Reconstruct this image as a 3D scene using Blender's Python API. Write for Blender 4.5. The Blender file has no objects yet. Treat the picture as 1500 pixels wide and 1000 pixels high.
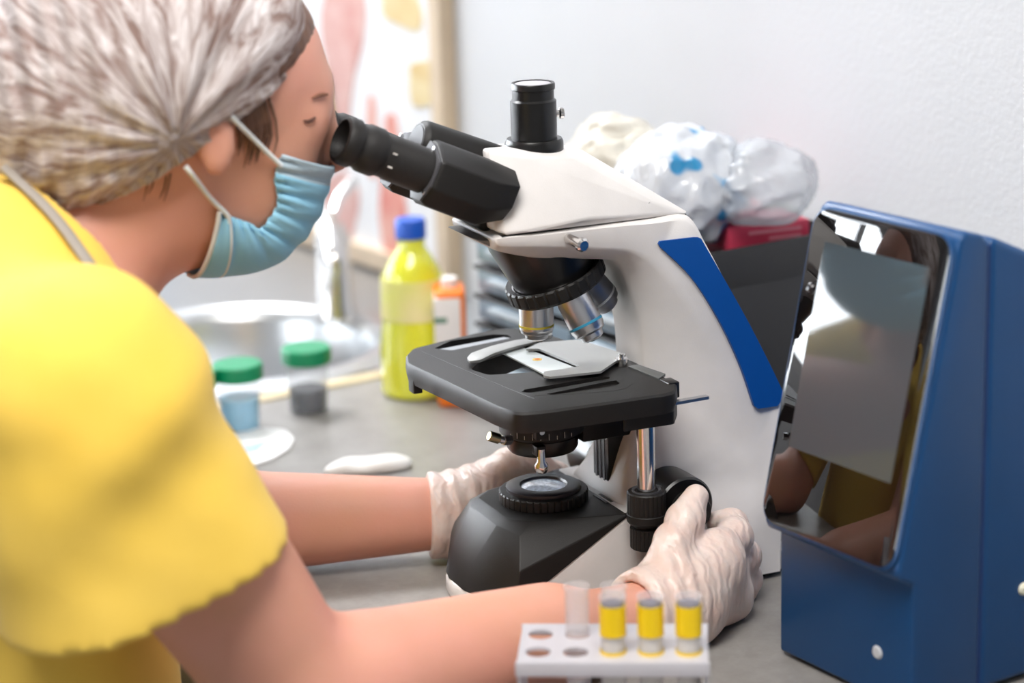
import bpy, bmesh, math, random
import numpy as np
from mathutils import Vector, Matrix
from math import sin, cos, pi, radians, sqrt
random.seed(4); rng = np.random.default_rng(4)
sc = bpy.context.scene; COL = sc.collection
# ------------------------------------------------------------------ camera
# room axes: +X towards the side wall, +Y along it (away), z = 0 is the worktop, floor at -0.9
LENS, SENSOR = 80.0, 36.0
FPX = LENS/SENSOR*1500
PITCH, ROLL, YAW = radians(15), radians(1.7), radians(57)
_d = Vector((cos(YAW), sin(YAW), 0)); _r = Vector((_d.y, -_d.x, 0)); _u = Vector((0, 0, 1))
FWD = _d*cos(PITCH)-_u*sin(PITCH); _c = _d*sin(PITCH)+_u*cos(PITCH)
IU = _c*cos(ROLL)+_r*sin(ROLL); IR = _r*cos(ROLL)-_c*sin(ROLL)
CAM = Vector((0, 0, 0.681))
cd = bpy.data.cameras.new('camera'); cam = bpy.data.objects.new('camera', cd); COL.objects.link(cam)
cam.matrix_world = Matrix(((IR.x, IU.x, -FWD.x, CAM.x), (IR.y, IU.y, -FWD.y, CAM.y), (IR.z, IU.z, -FWD.z, CAM.z), (0, 0, 0, 1)))
cd.lens = LENS; cd.sensor_width = SENSOR; cd.clip_start = .05
cd.dof.use_dof = True; cd.dof.focus_distance = 1.80; cd.dof.aperture_fstop = 3.2
sc.camera = cam
# ------------------------------------------------------------------ light
w = bpy.data.worlds.new('world'); sc.world = w; w.use_nodes = True
w.node_tree.nodes['Background'].inputs[0].default_value = (.80, .90, 1, 1)
w.node_tree.nodes['Background'].inputs[1].default_value = 1.0
def area(name, loc, direction, sx, sy, power, color):
    l = bpy.data.lights.new(name, 'AREA'); l.shape = 'RECTANGLE'; l.size = sx; l.size_y = sy; l.energy = power; l.color = color
    o = bpy.data.objects.new(name, l); COL.objects.link(o); o.location = loc
    o.rotation_euler = Vector(direction).to_track_quat('-Z', 'Z' if abs(direction[2]) < .9 else 'Y').to_euler(); return o
area('window_daylight_far', (-.25, 3.52, .62), (0, -1, 0), 2.5, 1.1, 190, (.90, .95, 1))
area('window_daylight_left', (-2.52, 1.9, .65), (1, 0, 0), 2.6, 1.3, 120, (.94, .97, 1))
area('fill_lamp_light', (.2, .75, 1.66), (0, 0, -1), 1.2, .6, 36, (1, .97, .93))  # unseen overhead fill, added to lift the shaded sleeve and arm
area('sink_fill_light', (.9, 2.75, 1.66), (0, 0, -1), .9, .5, 40, (.97, .98, 1))  # unseen light added to brighten the wall chart and sink
vs = sc.view_settings; sc.display_settings.display_device = 'sRGB'
vs.view_transform = 'Standard'; vs.look = 'None'; vs.exposure = 0.24; vs.gamma = 1; vs.use_curve_mapping = False
sc.cycles.use_denoising = True; sc.cycles.max_bounces = 8; sc.cycles.transparent_max_bounces = 12
sc.cycles.caustics_reflective = False; sc.cycles.caustics_refractive = False; sc.cycles.sample_clamp_indirect = 4
# ------------------------------------------------------------------ measuring helpers (used to fit sizes and places from the photograph)
def ray(px, py): return FWD+IR*((px-750)/FPX)-IU*((py-500)/FPX)
def onz(px, py, z): q = ray(px, py); return CAM+q*((z-CAM.z)/q.z)
def onx(px, py, x): q = ray(px, py); return CAM+q*((x-CAM.x)/q.x)
def ony(px, py, y): q = ray(px, py); return CAM+q*((y-CAM.y)/q.y)
MA = radians(-9.5); MU = Vector((cos(MA), sin(MA), 0)); MV = Vector((-sin(MA), cos(MA), 0)); MO = onz(800, 863, 0)
MW = Matrix.Translation(MO) @ Matrix.Rotation(MA, 4, 'Z')       # microscope frame: u along its arm, v away, z up
def mv(px, py, v):                                              # point on the plane v = const of the microscope frame
    q = ray(px, py); t = ((MO-CAM).dot(MV)+v)/q.dot(MV); P = CAM+q*t; return Vector(((P-MO).dot(MU), v, P.z))
def mz(px, py, z): P = onz(px, py, z); return Vector(((P-MO).dot(MU), (P-MO).dot(MV), z))
# ------------------------------------------------------------------ materials
def s2l(c): return tuple(((x/255)/12.92 if x/255 <= .04045 else ((x/255+.055)/1.055)**2.4) for x in c)
MATS = {}
def mat(name, rgb, rough=.5, metal=0, vary=.04, scale=30, bump=0, bscale=200, **kw):
    if name in MATS: return MATS[name]
    m = bpy.data.materials.new(name); m.use_nodes = True; nt = m.node_tree; N = nt.nodes; L = nt.links; b = N['Principled BSDF']
    c = s2l(rgb); b.inputs['Roughness'].default_value = rough; b.inputs['Metallic'].default_value = metal
    tc = N.new('ShaderNodeTexCoord'); nz = N.new('ShaderNodeTexNoise'); nz.inputs['Scale'].default_value = scale; nz.inputs['Detail'].default_value = 4
    L.new(tc.outputs['Object'], nz.inputs['Vector'])
    cr = N.new('ShaderNodeValToRGB'); cr.color_ramp.elements[0].position = .3; cr.color_ramp.elements[1].position = .7
    c2 = kw.get('rgb2'); c2 = s2l(c2) if c2 else tuple(min(1, x*(1+vary)) for x in c)
    c1 = c if kw.get('rgb2') else tuple(x*(1-vary) for x in c)
    cr.color_ramp.elements[0].color = (*c1, 1); cr.color_ramp.elements[1].color = (*c2, 1)
    L.new(nz.outputs['Fac'], cr.inputs['Fac']); L.new(cr.outputs['Color'], b.inputs['Base Color'])
    if bump:
        n2 = N.new('ShaderNodeTexNoise'); n2.inputs['Scale'].default_value = bscale; n2.inputs['Detail'].default_value = 3
        L.new(tc.outputs['Object'], n2.inputs['Vector']); bp = N.new('ShaderNodeBump'); bp.inputs['Strength'].default_value = bump; bp.inputs['Distance'].default_value = .002
        L.new(n2.outputs['Fac'], bp.inputs['Height']); L.new(bp.outputs['Normal'], b.inputs['Normal'])
    for k, i in (('alpha', 'Alpha'), ('trans', 'Transmission Weight'), ('ior', 'IOR'), ('coat', 'Coat Weight'), ('sss', 'Subsurface Weight'), ('sheen', 'Sheen Weight'), ('estr', 'Emission Strength'), ('spec', 'Specular IOR Level')):
        if k in kw: b.inputs[i].default_value = kw[k]
    if 'sss' in kw: b.inputs['Subsurface Radius'].default_value = (.012, .005, .003); b.inputs['Subsurface Scale'].default_value = 1
    if 'emit' in kw: b.inputs['Emission Color'].default_value = (*s2l(kw['emit']), 1)
    MATS[name] = m; m.diffuse_color = (*c, 1); return m
WHITE_PLASTIC = mat('white_plastic', (226, 222, 220), .42, bump=.05, bscale=900)
BLACK_PLASTIC = mat('black_plastic', (25, 23, 22), .5, spec=.35, bump=.12, bscale=1500)
BLACK_SATIN = mat('black_satin', (16, 15, 15), .3)
BLACK_RUBBER = mat('black_rubber', (24, 21, 20), .55, bump=.1, bscale=900)
DARK_GREY = mat('dark_grey_plastic', (72, 72, 76), .5)
CHROME = mat('chrome', (225, 222, 220), .16, 1, vary=.02)
STEEL = mat('brushed_steel', (205, 205, 208), .3, 1, vary=.04)
MATTE_STEEL = mat('matte_steel', (168, 168, 166), .5, .6, vary=.03)
BRASS = mat('dull_brass', (170, 160, 130), .3, 1)
BLUE = mat('blue_label', (0, 74, 152), .45, vary=.02)
# ------------------------------------------------------------------ object helpers
def smooth_by_angle(me, ang=radians(35)):
    bm = bmesh.new(); bm.from_mesh(me)
    for f in bm.faces: f.smooth = True
    for e in bm.edges:
        e.smooth = not (len(e.link_faces) == 2 and e.calc_face_angle(0) > ang)
    bm.to_mesh(me); bm.free()
def obj(name, bm, m, parent=None, M=None, bevel=0, seg=2, ang=35, fine=None):
    me = bpy.data.meshes.new(name)
    if isinstance(bm, tuple): me.from_pydata([tuple(v) for v in bm[0]], [], [tuple(int(i) for i in f) for f in bm[1]])
    else:
        bmesh.ops.recalc_face_normals(bm, faces=bm.faces); bm.to_mesh(me); bm.free()
    if M is not None: me.transform(M)
    o = bpy.data.objects.new(name, me); COL.objects.link(o)
    if bevel:
        md = o.modifiers.new('b', 'BEVEL'); md.width = bevel; md.segments = seg; md.limit_method = 'ANGLE'; md.angle_limit = radians(28)
        me2 = bake(o); o.modifiers.clear(); o.data = me2; me2.name = name; me = me2
    smooth_by_angle(me, radians(ang)) if ang else None
    if isinstance(m, (list, tuple)):
        for x in m: me.materials.append(x)
    else: me.materials.append(m)
    if parent: o.parent = parent
    return o
def bake(o):
    dg = bpy.context.evaluated_depsgraph_get(); dg.update(); return bpy.data.meshes.new_from_object(o.evaluated_get(dg))
def cut(o, cutters):                                            # real recesses: boolean difference, baked
    mats = list(o.data.materials)
    for c in cutters:
        c.parent = o.parent
        md = o.modifiers.new('c', 'BOOLEAN'); md.operation = 'DIFFERENCE'; md.object = c; md.solver = 'EXACT'
    me = bake(o); o.modifiers.clear(); o.data = me
    for c in cutters: bpy.data.objects.remove(c)
    smooth_by_angle(me)
def tag(o, label, cat, group=None, kind=None):
    if label: o['label'] = label
    if cat: o['category'] = cat
    if group: o['group'] = group
    if kind: o['kind'] = kind
    return o
def thing(name, label, cat, loc=(0, 0, 0), rot=0, group=None):
    o = bpy.data.objects.new(name, None); COL.objects.link(o); o.location = loc; o.rotation_euler = (0, 0, rot); o.empty_display_size = .02
    return tag(o, label, cat, group)
def struct(o): o['kind'] = 'structure'; return o
def box(x0, x1, y0, y1, z0, z1, bm=None):
    bm = bm or bmesh.new()
    vs_ = [bm.verts.new((x, y, z)) for x in (x0, x1) for y in (y0, y1) for z in (z0, z1)]
    for f in ((0, 1, 3, 2), (4, 6, 7, 5), (0, 4, 5, 1), (2, 3, 7, 6), (0, 2, 6, 4), (1, 5, 7, 3)): bm.faces.new([vs_[i] for i in f])
    return bm
def hull(pts, bm=None):
    bm = bm or bmesh.new(); v = [bm.verts.new(p) for p in pts]
    r = bmesh.ops.convex_hull(bm, input=v)
    bmesh.ops.delete(bm, geom=list({g for g in r['geom_interior']+r['geom_unused'] if isinstance(g, bmesh.types.BMVert)}), context='VERTS')
    bmesh.ops.dissolve_limit(bm, angle_limit=radians(1.5), verts=bm.verts, edges=bm.edges); return bm
def prism(poly, axis_lo, axis_hi, axis='z', bm=None):           # poly: 2D points; axis: extrusion axis
    bm = bm or bmesh.new()
    def p3(p, a):
        return {'z': (p[0], p[1], a), 'y': (p[0], a, p[1]), 'x': (a, p[0], p[1])}[axis]
    lo = [bm.verts.new(p3(p, axis_lo)) for p in poly]; hi = [bm.verts.new(p3(p, axis_hi)) for p in poly]
    n = len(poly); bm.faces.new(lo[::-1]); bm.faces.new(hi)
    for i in range(n): bm.faces.new((lo[i], lo[(i+1) % n], hi[(i+1) % n], hi[i]))
    return bm
def frame(origin, axis):
    return Matrix.Translation(Vector(origin)) @ Vector(axis).to_track_quat('Z', 'Y').to_matrix().to_4x4()
def lathe(prof, n=48, bm=None, M=None, lobes=0, lobe_depth=0, lobe_range=None):
    bm = bm or bmesh.new(); rings = []
    for k, (r, z) in enumerate(prof):
        if r < 1e-6: rings.append([bm.verts.new((0, 0, z))]); continue
        ring = []
        for i in range(n):
            a = 2*pi*i/n; rr = r
            if lobes and lobe_range[0] <= k <= lobe_range[1]:
                ph = (i*lobes/n) % 1; rr = r-(lobe_depth if ph > .72 else 0)
            ring.append(bm.verts.new((rr*cos(a), rr*sin(a), z)))
        rings.append(ring)
    for A, B in zip(rings, rings[1:]):
        if len(A) == 1 and len(B) == 1: continue
        for i in range(n):
            j = (i+1) % n
            if len(A) == 1: bm.faces.new((A[0], B[i], B[j]))
            elif len(B) == 1: bm.faces.new((A[i], A[j], B[0]))
            else: bm.faces.new((A[i], A[j], B[j], B[i]))
    if M is not None: bmesh.ops.transform(bm, matrix=M, verts=[v for R in rings for v in R])
    return bm
def cyl(p0, p1, r, n=24, bm=None, r1=None, ch=0):
    p0 = Vector(p0); p1 = Vector(p1); L = (p1-p0).length; r1 = r if r1 is None else r1
    pr = [(0, 0), (r-ch, 0), (r, ch), (r1, L-ch), (r1-ch, L), (0, L)] if ch else [(0, 0), (r, 0), (r1, L), (0, L)]
    return lathe(pr, n, bm, frame(p0, p1-p0))
def tube(pts, r, n=8, bm=None, flat=1.0):
    bm = bm or bmesh.new(); pts = [Vector(p) for p in pts]; rings = []; up = Vector((0, 0, 1)); rr = r if hasattr(r, '__len__') else [r]*len(pts)
    prev = None
    for i, p in enumerate(pts):
        t = (pts[min(i+1, len(pts)-1)]-pts[max(i-1, 0)]).normalized()
        if prev is None:
            a = t.cross(up if abs(t.z) < .9 else Vector((1, 0, 0))).normalized()
        else: a = (prev-t*prev.dot(t)).normalized()
        prev = a; b = t.cross(a)
        rings.append([bm.verts.new(p+(a*cos(2*pi*k/n)+b*sin(2*pi*k/n)*flat)*rr[i]) for k in range(n)])
    for A, B in zip(rings, rings[1:]):
        for k in range(n): bm.faces.new((A[k], A[(k+1) % n], B[(k+1) % n], B[k]))
    bm.faces.new(rings[0][::-1]); bm.faces.new(rings[-1]); return bm
def spline(pts, n=8):
    P = [Vector(p) for p in pts]; out = []
    for i in range(len(P)-1):
        a = P[max(i-1, 0)]; b = P[i]; c = P[i+1]; e = P[min(i+2, len(P)-1)]
        for k in range(n):
            t = k/n; out.append(.5*((2*b)+(c-a)*t+(2*a-5*b+4*c-e)*t*t+(3*b-a-3*c+e)*t**3))
    return out+[P[-1]]
def rounded(poly, r, n=5):
    P = [Vector((p[0], p[1])) for p in poly]; out = []; N_ = len(P)
    for i in range(N_):
        a, b, c = P[i-1], P[i], P[(i+1) % N_]; ri = r[i] if hasattr(r, '__len__') else r
        d1 = (a-b); d2 = (c-b); ri = min(ri, d1.length*.45, d2.length*.45); s = b+d1.normalized()*ri; e = b+d2.normalized()*ri
        for k in range(n+1):
            t = k/n; out.append((1-t)**2*s+2*t*(1-t)*b+t*t*e)
    return [(p.x, p.y) for p in out]
def rbox(x0, x1, y0, y1, z0, z1, r, n=5): return prism(rounded([(x0, y0), (x1, y0), (x1, y1), (x0, y1)], r, n), z0, z1)
# ------------------------------------------------------------------ implicit surfaces for organic shapes
def sdf_mesh(f, lo, hi, h):
    lo = np.array(lo, np.float32); hi = np.array(hi, np.float32); n = np.ceil((hi-lo)/h).astype(int)+1
    xs, ys, zs = [lo[i]+h*np.arange(n[i], dtype=np.float32) for i in range(3)]
    V = np.empty(n, np.float32); Yg, Zg = np.meshgrid(ys, zs, indexing='ij')
    step = max(1, int(400000/(n[1]*n[2])))
    for a in range(0, n[0], step):
        b = min(n[0], a+step); P = np.empty((b-a, n[1], n[2], 3), np.float32)
        P[..., 0] = xs[a:b, None, None]; P[..., 1] = Yg; P[..., 2] = Zg; V[a:b] = f(P.reshape(-1, 3)).reshape(b-a, n[1], n[2])
    V[0] = V[-1] = np.maximum(V[0], h*.3); V[:, 0] = np.maximum(V[:, 0], h*.3); V[:, -1] = np.maximum(V[:, -1], h*.3); V[:, :, 0] = np.maximum(V[:, :, 0], h*.3); V[:, :, -1] = np.maximum(V[:, :, -1], h*.3)
    for i_ in (0, -1):
        V[i_] = np.abs(V[i_])+1e-5; V[:, i_] = np.abs(V[:, i_])+1e-5; V[:, :, i_] = np.abs(V[:, :, i_])+1e-5
    S = V < 0; c = [S[i:n[0]-1+i, j:n[1]-1+j, k:n[2]-1+k] for i in (0, 1) for j in (0, 1) for k in (0, 1)]
    anyc = np.logical_or.reduce(c) & ~np.logical_and.reduce(c); idx = np.argwhere(anyc); ids = -np.ones(anyc.shape, np.int64); ids[anyc] = np.arange(len(idx))
    acc = np.zeros((len(idx), 3)); cnt = np.zeros(len(idx)); cor = [(i, j, k) for i in (0, 1) for j in (0, 1) for k in (0, 1)]
    for a in range(8):
        for b in range(a+1, 8):
            A, B = np.array(cor[a]), np.array(cor[b])
            if np.abs(A-B).sum() != 1: continue
            va = V[tuple((idx+A).T)]; vb = V[tuple((idx+B).T)]; m = (va < 0) != (vb < 0); t = np.where(m, va/np.where(m, va-vb, 1), 0)
            acc += np.where(m[:, None], A+(B-A)*t[:, None], 0); cnt += m
    verts = lo+h*(idx+acc/cnt[:, None]); quads = []
    for ax in range(3):
        sl = [slice(0, None)]*3; s2 = [slice(0, None)]*3; sl[ax] = slice(0, -1); s2[ax] = slice(1, None)
        A = S[tuple(sl)]; B = S[tuple(s2)]; E = np.argwhere(A != B); b_, c_ = (ax+1) % 3, (ax+2) % 3
        E = E[(E[:, b_] > 0) & (E[:, c_] > 0) & (E[:, b_] < n[b_]-1) & (E[:, c_] < n[c_]-1)]
        q = []
        for db, dc in ((-1, -1), (0, -1), (0, 0), (-1, 0)):
            e = E.copy(); e[:, b_] += db; e[:, c_] += dc; q.append(ids[tuple(e.T)])
        q = np.stack(q, 1); fl = ~A[tuple(E.T)]; q[fl] = q[fl][:, ::-1]; quads.append(q)
    return verts, np.concatenate(quads)
def ell(c, r, R=None):
    c = np.array(c, np.float32); r = np.array(r, np.float32); R = None if R is None else np.array(R, np.float32)
    def f(P):
        q = P-c
        if R is not None: q = q @ R                              # columns of R: local axes
        k0 = np.linalg.norm(q/r, axis=1); k1 = np.linalg.norm(q/(r*r), axis=1); return k0*(k0-1)/np.maximum(k1, 1e-6)
    return f
def cap(a, b, ra, rb, flat=None):                                # tapered limb; flat = (axis, factor) squeezes it along one axis
    a = np.array(a, np.float32); b = np.array(b, np.float32); d = b-a; L2 = float(d@d)
    def f(P):
        q = P-a; t = np.clip(q @ d/L2, 0, 1); w_ = q-t[:, None]*d
        if flat is not None:
            ax = np.array(flat[0], np.float32); k = w_ @ ax; w_ = w_+np.outer(k*(flat[1]-1), ax)
        return np.linalg.norm(w_, axis=1)-(ra+t*(rb-ra))
    return f
def chain(pts, rs, k=.01):
    return [cap(pts[i], pts[i+1], rs[i], rs[i+1]) for i in range(len(pts)-1)]
def sunion(fs, k=.02):
    def f(P):
        d = fs[0](P)
        for g in fs[1:]:
            e = g(P); h_ = np.maximum(k-np.abs(d-e), 0)/k; d = np.minimum(d, e)-h_*h_*k*.25
        return d
    return f
def smax(a, b, k):
    h_ = np.maximum(k-np.abs(a-b), 0)/k; return np.maximum(a, b)+h_*h_*k*.25
def plane(p, n):
    p = np.array(p, np.float32); n = np.array(Vector(n).normalized(), np.float32); return lambda P: (P-p) @ n
def vnoise(P, s, seed=0):                                        # smooth pseudo noise from sines
    r_ = np.random.default_rng(seed); out = np.zeros(len(P))
    for i in range(7):
        k = r_.normal(size=3)*s; out += np.sin(P @ k+r_.uniform(0, 6.28))
    return out/7
def organic(name, f, lo, hi, h, m, parent, disp=None, M=None, smooth=0):
    v, q = sdf_mesh(f, lo, hi, h)
    if disp is not None: v = disp(v, f)
    o = obj(name, (v, q), m, parent, M, ang=0)
    for p in o.data.polygons: p.use_smooth = True
    if smooth:
        md = o.modifiers.new('s', 'SMOOTH'); md.iterations = smooth; md.factor = .5; me = bake(o); o.modifiers.clear(); o.data = me
    return o
def hit(px, py, f, fallback_v=-.05, off=0.0):                       # where the sight line through a pixel meets a surface of the microscope frame
    q = ray(px, py); q.normalize(); o = CAM-MO; o = np.array([[o.dot(MU), o.dot(MV), o.z]]); d_ = np.array([[q.dot(MU), q.dot(MV), q.z]]); t = 1.2
    for _ in range(80):
        s = float(f((o+d_*t).astype(np.float32))[0])-off
        if s < .0003: return tuple((o+d_*t)[0])
        t += s*.7
        if t > 2.4: break
    p = mv(px, py, fallback_v); return (p.x, p.y, p.z)
def grad(f, v, e=.001):
    v = v.astype(np.float32); g = np.stack([f(v+np.eye(3, dtype=np.float32)[i]*e)-f(v-np.eye(3, dtype=np.float32)[i]*e) for i in range(3)], 1)
    return g/np.maximum(np.linalg.norm(g, axis=1, keepdims=True), 1e-9)
# ================================================================== the room
WALL = mat('wall_paint', (226, 229, 234), .75, vary=.012, scale=8, bump=.35, bscale=160)
CEIL = mat('ceiling_paint', (238, 238, 236), .9)
WX, WY = 1.46, 3.35
def wall_with_hole(axis, pos, th, a0, a1, z0, z1, h0, h1, hz0, hz1):
    bm = bmesh.new()
    for (p, q, r_, s) in ((a0, h0, z0, z1), (h1, a1, z0, z1), (h0, h1, z0, hz0), (h0, h1, hz1, z1)):
        box(p, q, pos, pos+th, r_, s, bm) if axis == 'y' else box(pos, pos+th, p, q, r_, s, bm)
    return bm
FLOOR = mat('floor_vinyl', (150, 146, 140), .5, vary=.06)
struct(obj('floor', box(-2.5, WX+.1, -2, WY+.1, -1, -.9), FLOOR)); struct(obj('ceiling', box(-2.5, WX+.1, -2, WY+.1, 1.7, 1.8), CEIL))
struct(obj('wall_right', box(WX, WX+.1, -2, WY+.1, -.9, 1.7), WALL)); struct(obj('wall_back', box(-2.5, WX, -2.1, -2, -.9, 1.7), WALL))
struct(obj('wall_far', wall_with_hole('y', WY, .12, -2.4, WX, -.9, 1.7, -1.5, 1.0, .1, 1.15), WALL, ang=0))
struct(obj('wall_left', wall_with_hole('x', -2.5, .12, -2, WY, -.9, 1.7, .6, 3.2, 0, 1.3), WALL, ang=0))
FR = mat('window_frame_white', (225, 226, 228), .4)
def window(n, axis, pos, a0, a1, z0, z1, mull):
    root = bpy.data.objects.new('window_%d' % n, None); COL.objects.link(root); struct(root); t = .05
    def bar(nm, p, q, r_, s, m=FR, d0=0, d1=.06):
        bm = box(p, q, pos+d0, pos+d1, r_, s) if axis == 'y' else box(pos+d0, pos+d1, p, q, r_, s); return obj(nm, bm, m, root)
    bar('frame_rail', a0, a1, z0, z0+t); bar('frame_rail', a0, a1, z1-t, z1)
    for a in [a0]+mull+[a1-t]: bar('frame_post', a, a+t, z0+t, z1-t)
    ed = [a0]+mull+[a1-t]
    for a, b in zip(ed, ed[1:]): bar('pane', a+t, b, z0+t, z1-t, mat('window_glass', (255, 255, 255), .02, trans=1, ior=1.02, vary=0), .02, .026)
window(1, 'y', WY+.02, -1.5, 1.0, .1, 1.15, [-.3]); window(2, 'x', -2.48, .6, 3.2, 0, 1.3, [1.9])
lp = thing('fill_lamp', 'flat square white fill lamp panel added above the worktop', 'lamp', (.2, .75, 1.68))  # panel for the added overhead fill, out of view
obj('frame', box(-.63, .63, -.33, .33, 0, .02), FR, lp)
lp = thing('fill_lamp', 'white fill lamp panel added above the sink to brighten the chart', 'lamp', (.9, 2.75, 1.68)); obj('frame', box(-.48, .48, -.28, .28, 0, .02), FR, lp)  # panel for the added light over the sink, out of view
# worktop and sink unit
COUNTER = mat('grey_laminate', (126, 122, 118), .42, scale=22, rgb2=(152, 149, 146), bump=.15, bscale=90)
n_ = COUNTER.node_tree.nodes['Noise Texture']; n_.inputs['Detail'].default_value = 10; n_.inputs['Roughness'].default_value = .75
wt = thing('worktop', 'long grey mottled laminate worktop carrying the microscope', 'worktop', (.95, .8, 0))
obj('slab', box(-.28, .508, -1.8, 1.295, -.04, 0), COUNTER, wt, bevel=.003)
obj('edge_strip', box(-.28, .508, 1.296, 1.318, -.04, .002), mat('pale_joint_strip', (206, 190, 158), .5), wt, bevel=.001)
cab = thing('base_cabinet', 'white base cabinet beneath the grey worktop', 'cabinet', (1.0, .8, -.9))
CABW = mat('cabinet_white', (228, 228, 228), .4)
obj('body', box(-.30, .455, -1.75, 1.3, 0, .858), CABW, cab)
for i in range(5): d_ = obj('door', box(-.32, -.302, -1.74+i*.61, -1.15+i*.61, .08, .84), CABW, cab, bevel=.002)
sk = thing('sink_unit', 'stainless steel sink top with a round basin beyond the worktop', 'sink', (1.0, 2.75, 0))
SS = mat('sink_steel', (200, 202, 204), .28, .85, vary=.03)
bc = onz(345, 508, 0)-Vector((1.0, 2.75, 0)); BR = .165
bm = bmesh.new(); n = 64; X0, X1, Y0, Y1 = -.34, .458, -.618, .595
outer = []; inner = []
for i in range(n):
    a = 2*pi*i/n; c, s = cos(a), sin(a); tx = ((X1-bc.x) if c > 0 else (X0-bc.x))/c if abs(c) > 1e-6 else 1e9; ty = ((Y1-bc.y) if s > 0 else (Y0-bc.y))/s if abs(s) > 1e-6 else 1e9
    t = min(tx, ty); outer.append(bm.verts.new((bc.x+c*t, bc.y+s*t, 0)))
rings = [outer]
for r_, z in ((BR+.03, 0), (BR+.02, .006), (BR+.008, .007), (BR, .002), (BR-.006, -.01), (BR-.015, -.11), (BR-.05, -.14), (.03, -.145)):
    rings.append([bm.verts.new((bc.x+cos(2*pi*i/n)*r_, bc.y+sin(2*pi*i/n)*r_, z)) for i in range(n)])
for A, B in zip(rings, rings[1:]):
    for i in range(n): bm.faces.new((A[i], A[(i+1) % n], B[(i+1) % n], B[i]))
bm.faces.new(rings[-1])
obj('sink_top', bm, SS, sk); obj('drain', lathe([(0, 0), (.028, 0), (.03, .003), (.02, .004), (0, .002)], 24, M=Matrix.Translation((bc.x, bc.y, -.146))), CHROME, sk)
obj('cabinet_body', box(-.30, .455, -.61, .59, -.9, -.16), CABW, sk)
fp = onz(492, 468, 0)
fa = thing('mixer_tap', 'chrome mixer tap standing behind the round sink basin', 'tap', fp)
obj('base', lathe([(0, 0), (.026, 0), (.026, .01), (.022, .02), (.02, .09), (.022, .1), (.015, .12), (0, .122)], 32), CHROME, fa)
obj('spout', tube(spline([(0, 0, .07), (-.03, -.05, .13), (-.06, -.1, .15), (-.08, -.15, .12), (-.082, -.155, .1)], 8), .011, 12), CHROME, fa)
obj('lever', tube([(0, 0, .12), (.02, .015, .145), (.05, .03, .16)], [.006, .006, .008], 10), CHROME, fa)
# framed chart on the wall behind the sink
pt = thing('anatomy_poster', 'white wall chart with red muscle figures in a pale wood frame', 'poster', (WX-.001, 2.80, .25))
PAPER = mat('poster_paper', (246, 247, 250), .6, vary=.01)
obj('sheet', box(-.012, -.002, -.42, .39, -.22, .62), PAPER, pt)
WOOD = mat('pale_wood', (212, 192, 166), .5, scale=12, vary=.1)
obj('frame_post', box(-.022, 0, -.445, -.42, -.22, .62), WOOD, pt)
for z0 in (-.245, .62): obj('frame_rail', box(-.022, 0, -.445, .39, z0, z0+.025), WOOD, pt)
FLESH = mat('printed_flesh', (206, 150, 142), .6, rgb2=(228, 196, 190), scale=25); OCH = mat('printed_ochre', (214, 186, 128), .6, rgb2=(234, 218, 176), scale=30); REDP = mat('printed_red', (214, 128, 116), .6, rgb2=(236, 186, 172), scale=30)
def printed(poly, m, nm='print'):
    pts = [onx(x, y, WX-.0136)-Vector((WX-.001, 2.80, .25)) for x, y in poly]
    sm = [(p.y, p.z) for p in spline([(q.x, q.y, q.z) for q in pts]+[pts[0]], 4)[:-1]]
    return obj(nm, prism(sm, -.0132, -.0122, 'x'), m, pt)
printed([(492, -60), (520, -40), (536, 10), (532, 60), (520, 110), (512, 170), (508, 235), (496, 240), (490, 170), (478, 100), (470, 20)], FLESH)
printed([(470, 95), (484, 110), (490, 150), (500, 230), (478, 225), (464, 160)], OCH)
printed([(480, 262), (500, 250), (522, 268), (526, 300), (516, 345), (505, 372), (490, 370), (478, 320), (474, 290)], FLESH)
printed([(565, 170), (578, 168), (584, 200), (590, 260), (596, 320), (588, 380), (577, 410), (566, 380), (556, 320), (560, 240)], REDP)
printed([(540, 140), (548, 145), (552, 190), (556, 240), (545, 262), (536, 220)], REDP)
printed([(600, 95), (632, 92), (634, 148), (604, 152)], OCH)
printed([(560, -10), (600, -20), (618, 20), (612, 46), (585, 36), (562, 22)], OCH)
# ================================================================== the microscope (frame: u along arm, v away, z up; optical axis at u = v = 0)
mic = thing('microscope', 'white and black laboratory microscope with a blue panel on its arm', 'microscope', MO, MA)
def P2(px, py, v): p = mv(px, py, v); return (p.x, p.z)
# --- arm: cross sections lofted along the C shape
def arm_section(O, Cc, I, w, wi):
    ov, cv, iv = mv(*O, -w), mv(*Cc, -w), mv(*I, -wi)
    return [(ov.x, ov.z), (cv.x, cv.z), (iv.x, iv.z)], w, wi
secs = [((722, 352), (724, 356), (718, 362), .040, .030), ((736, 347), (738, 362), (735, 370), .046, .036), ((800, 341), (800, 362), (795, 380), .048, .036), ((890, 329), (888, 366), (885, 381), .048, .034),
        ((955, 322), (930, 372), (905, 388), .048, .030), ((1012, 316), (965, 398), (922, 420), .048, .028), ((1040, 358), (1008, 450), (938, 470), .049, .028), ((1075, 425), (1045, 515), (944, 530), .050, .028),
        ((1115, 500), (1075, 590), (942, 600), .052, .030), ((1146, 565), (1095, 650), (925, 660), .054, .034), ((1149, 640), (1108, 700), (918, 715), .058, .044),
        ((1149, 730), (1112, 760), (915, 765), .0655, .058), ((1148, 856), (1106, 860), (925, 860), .0665, .065)]
bm = bmesh.new(); rings = []
S_ = [arm_section(*s) for s in secs]
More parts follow.
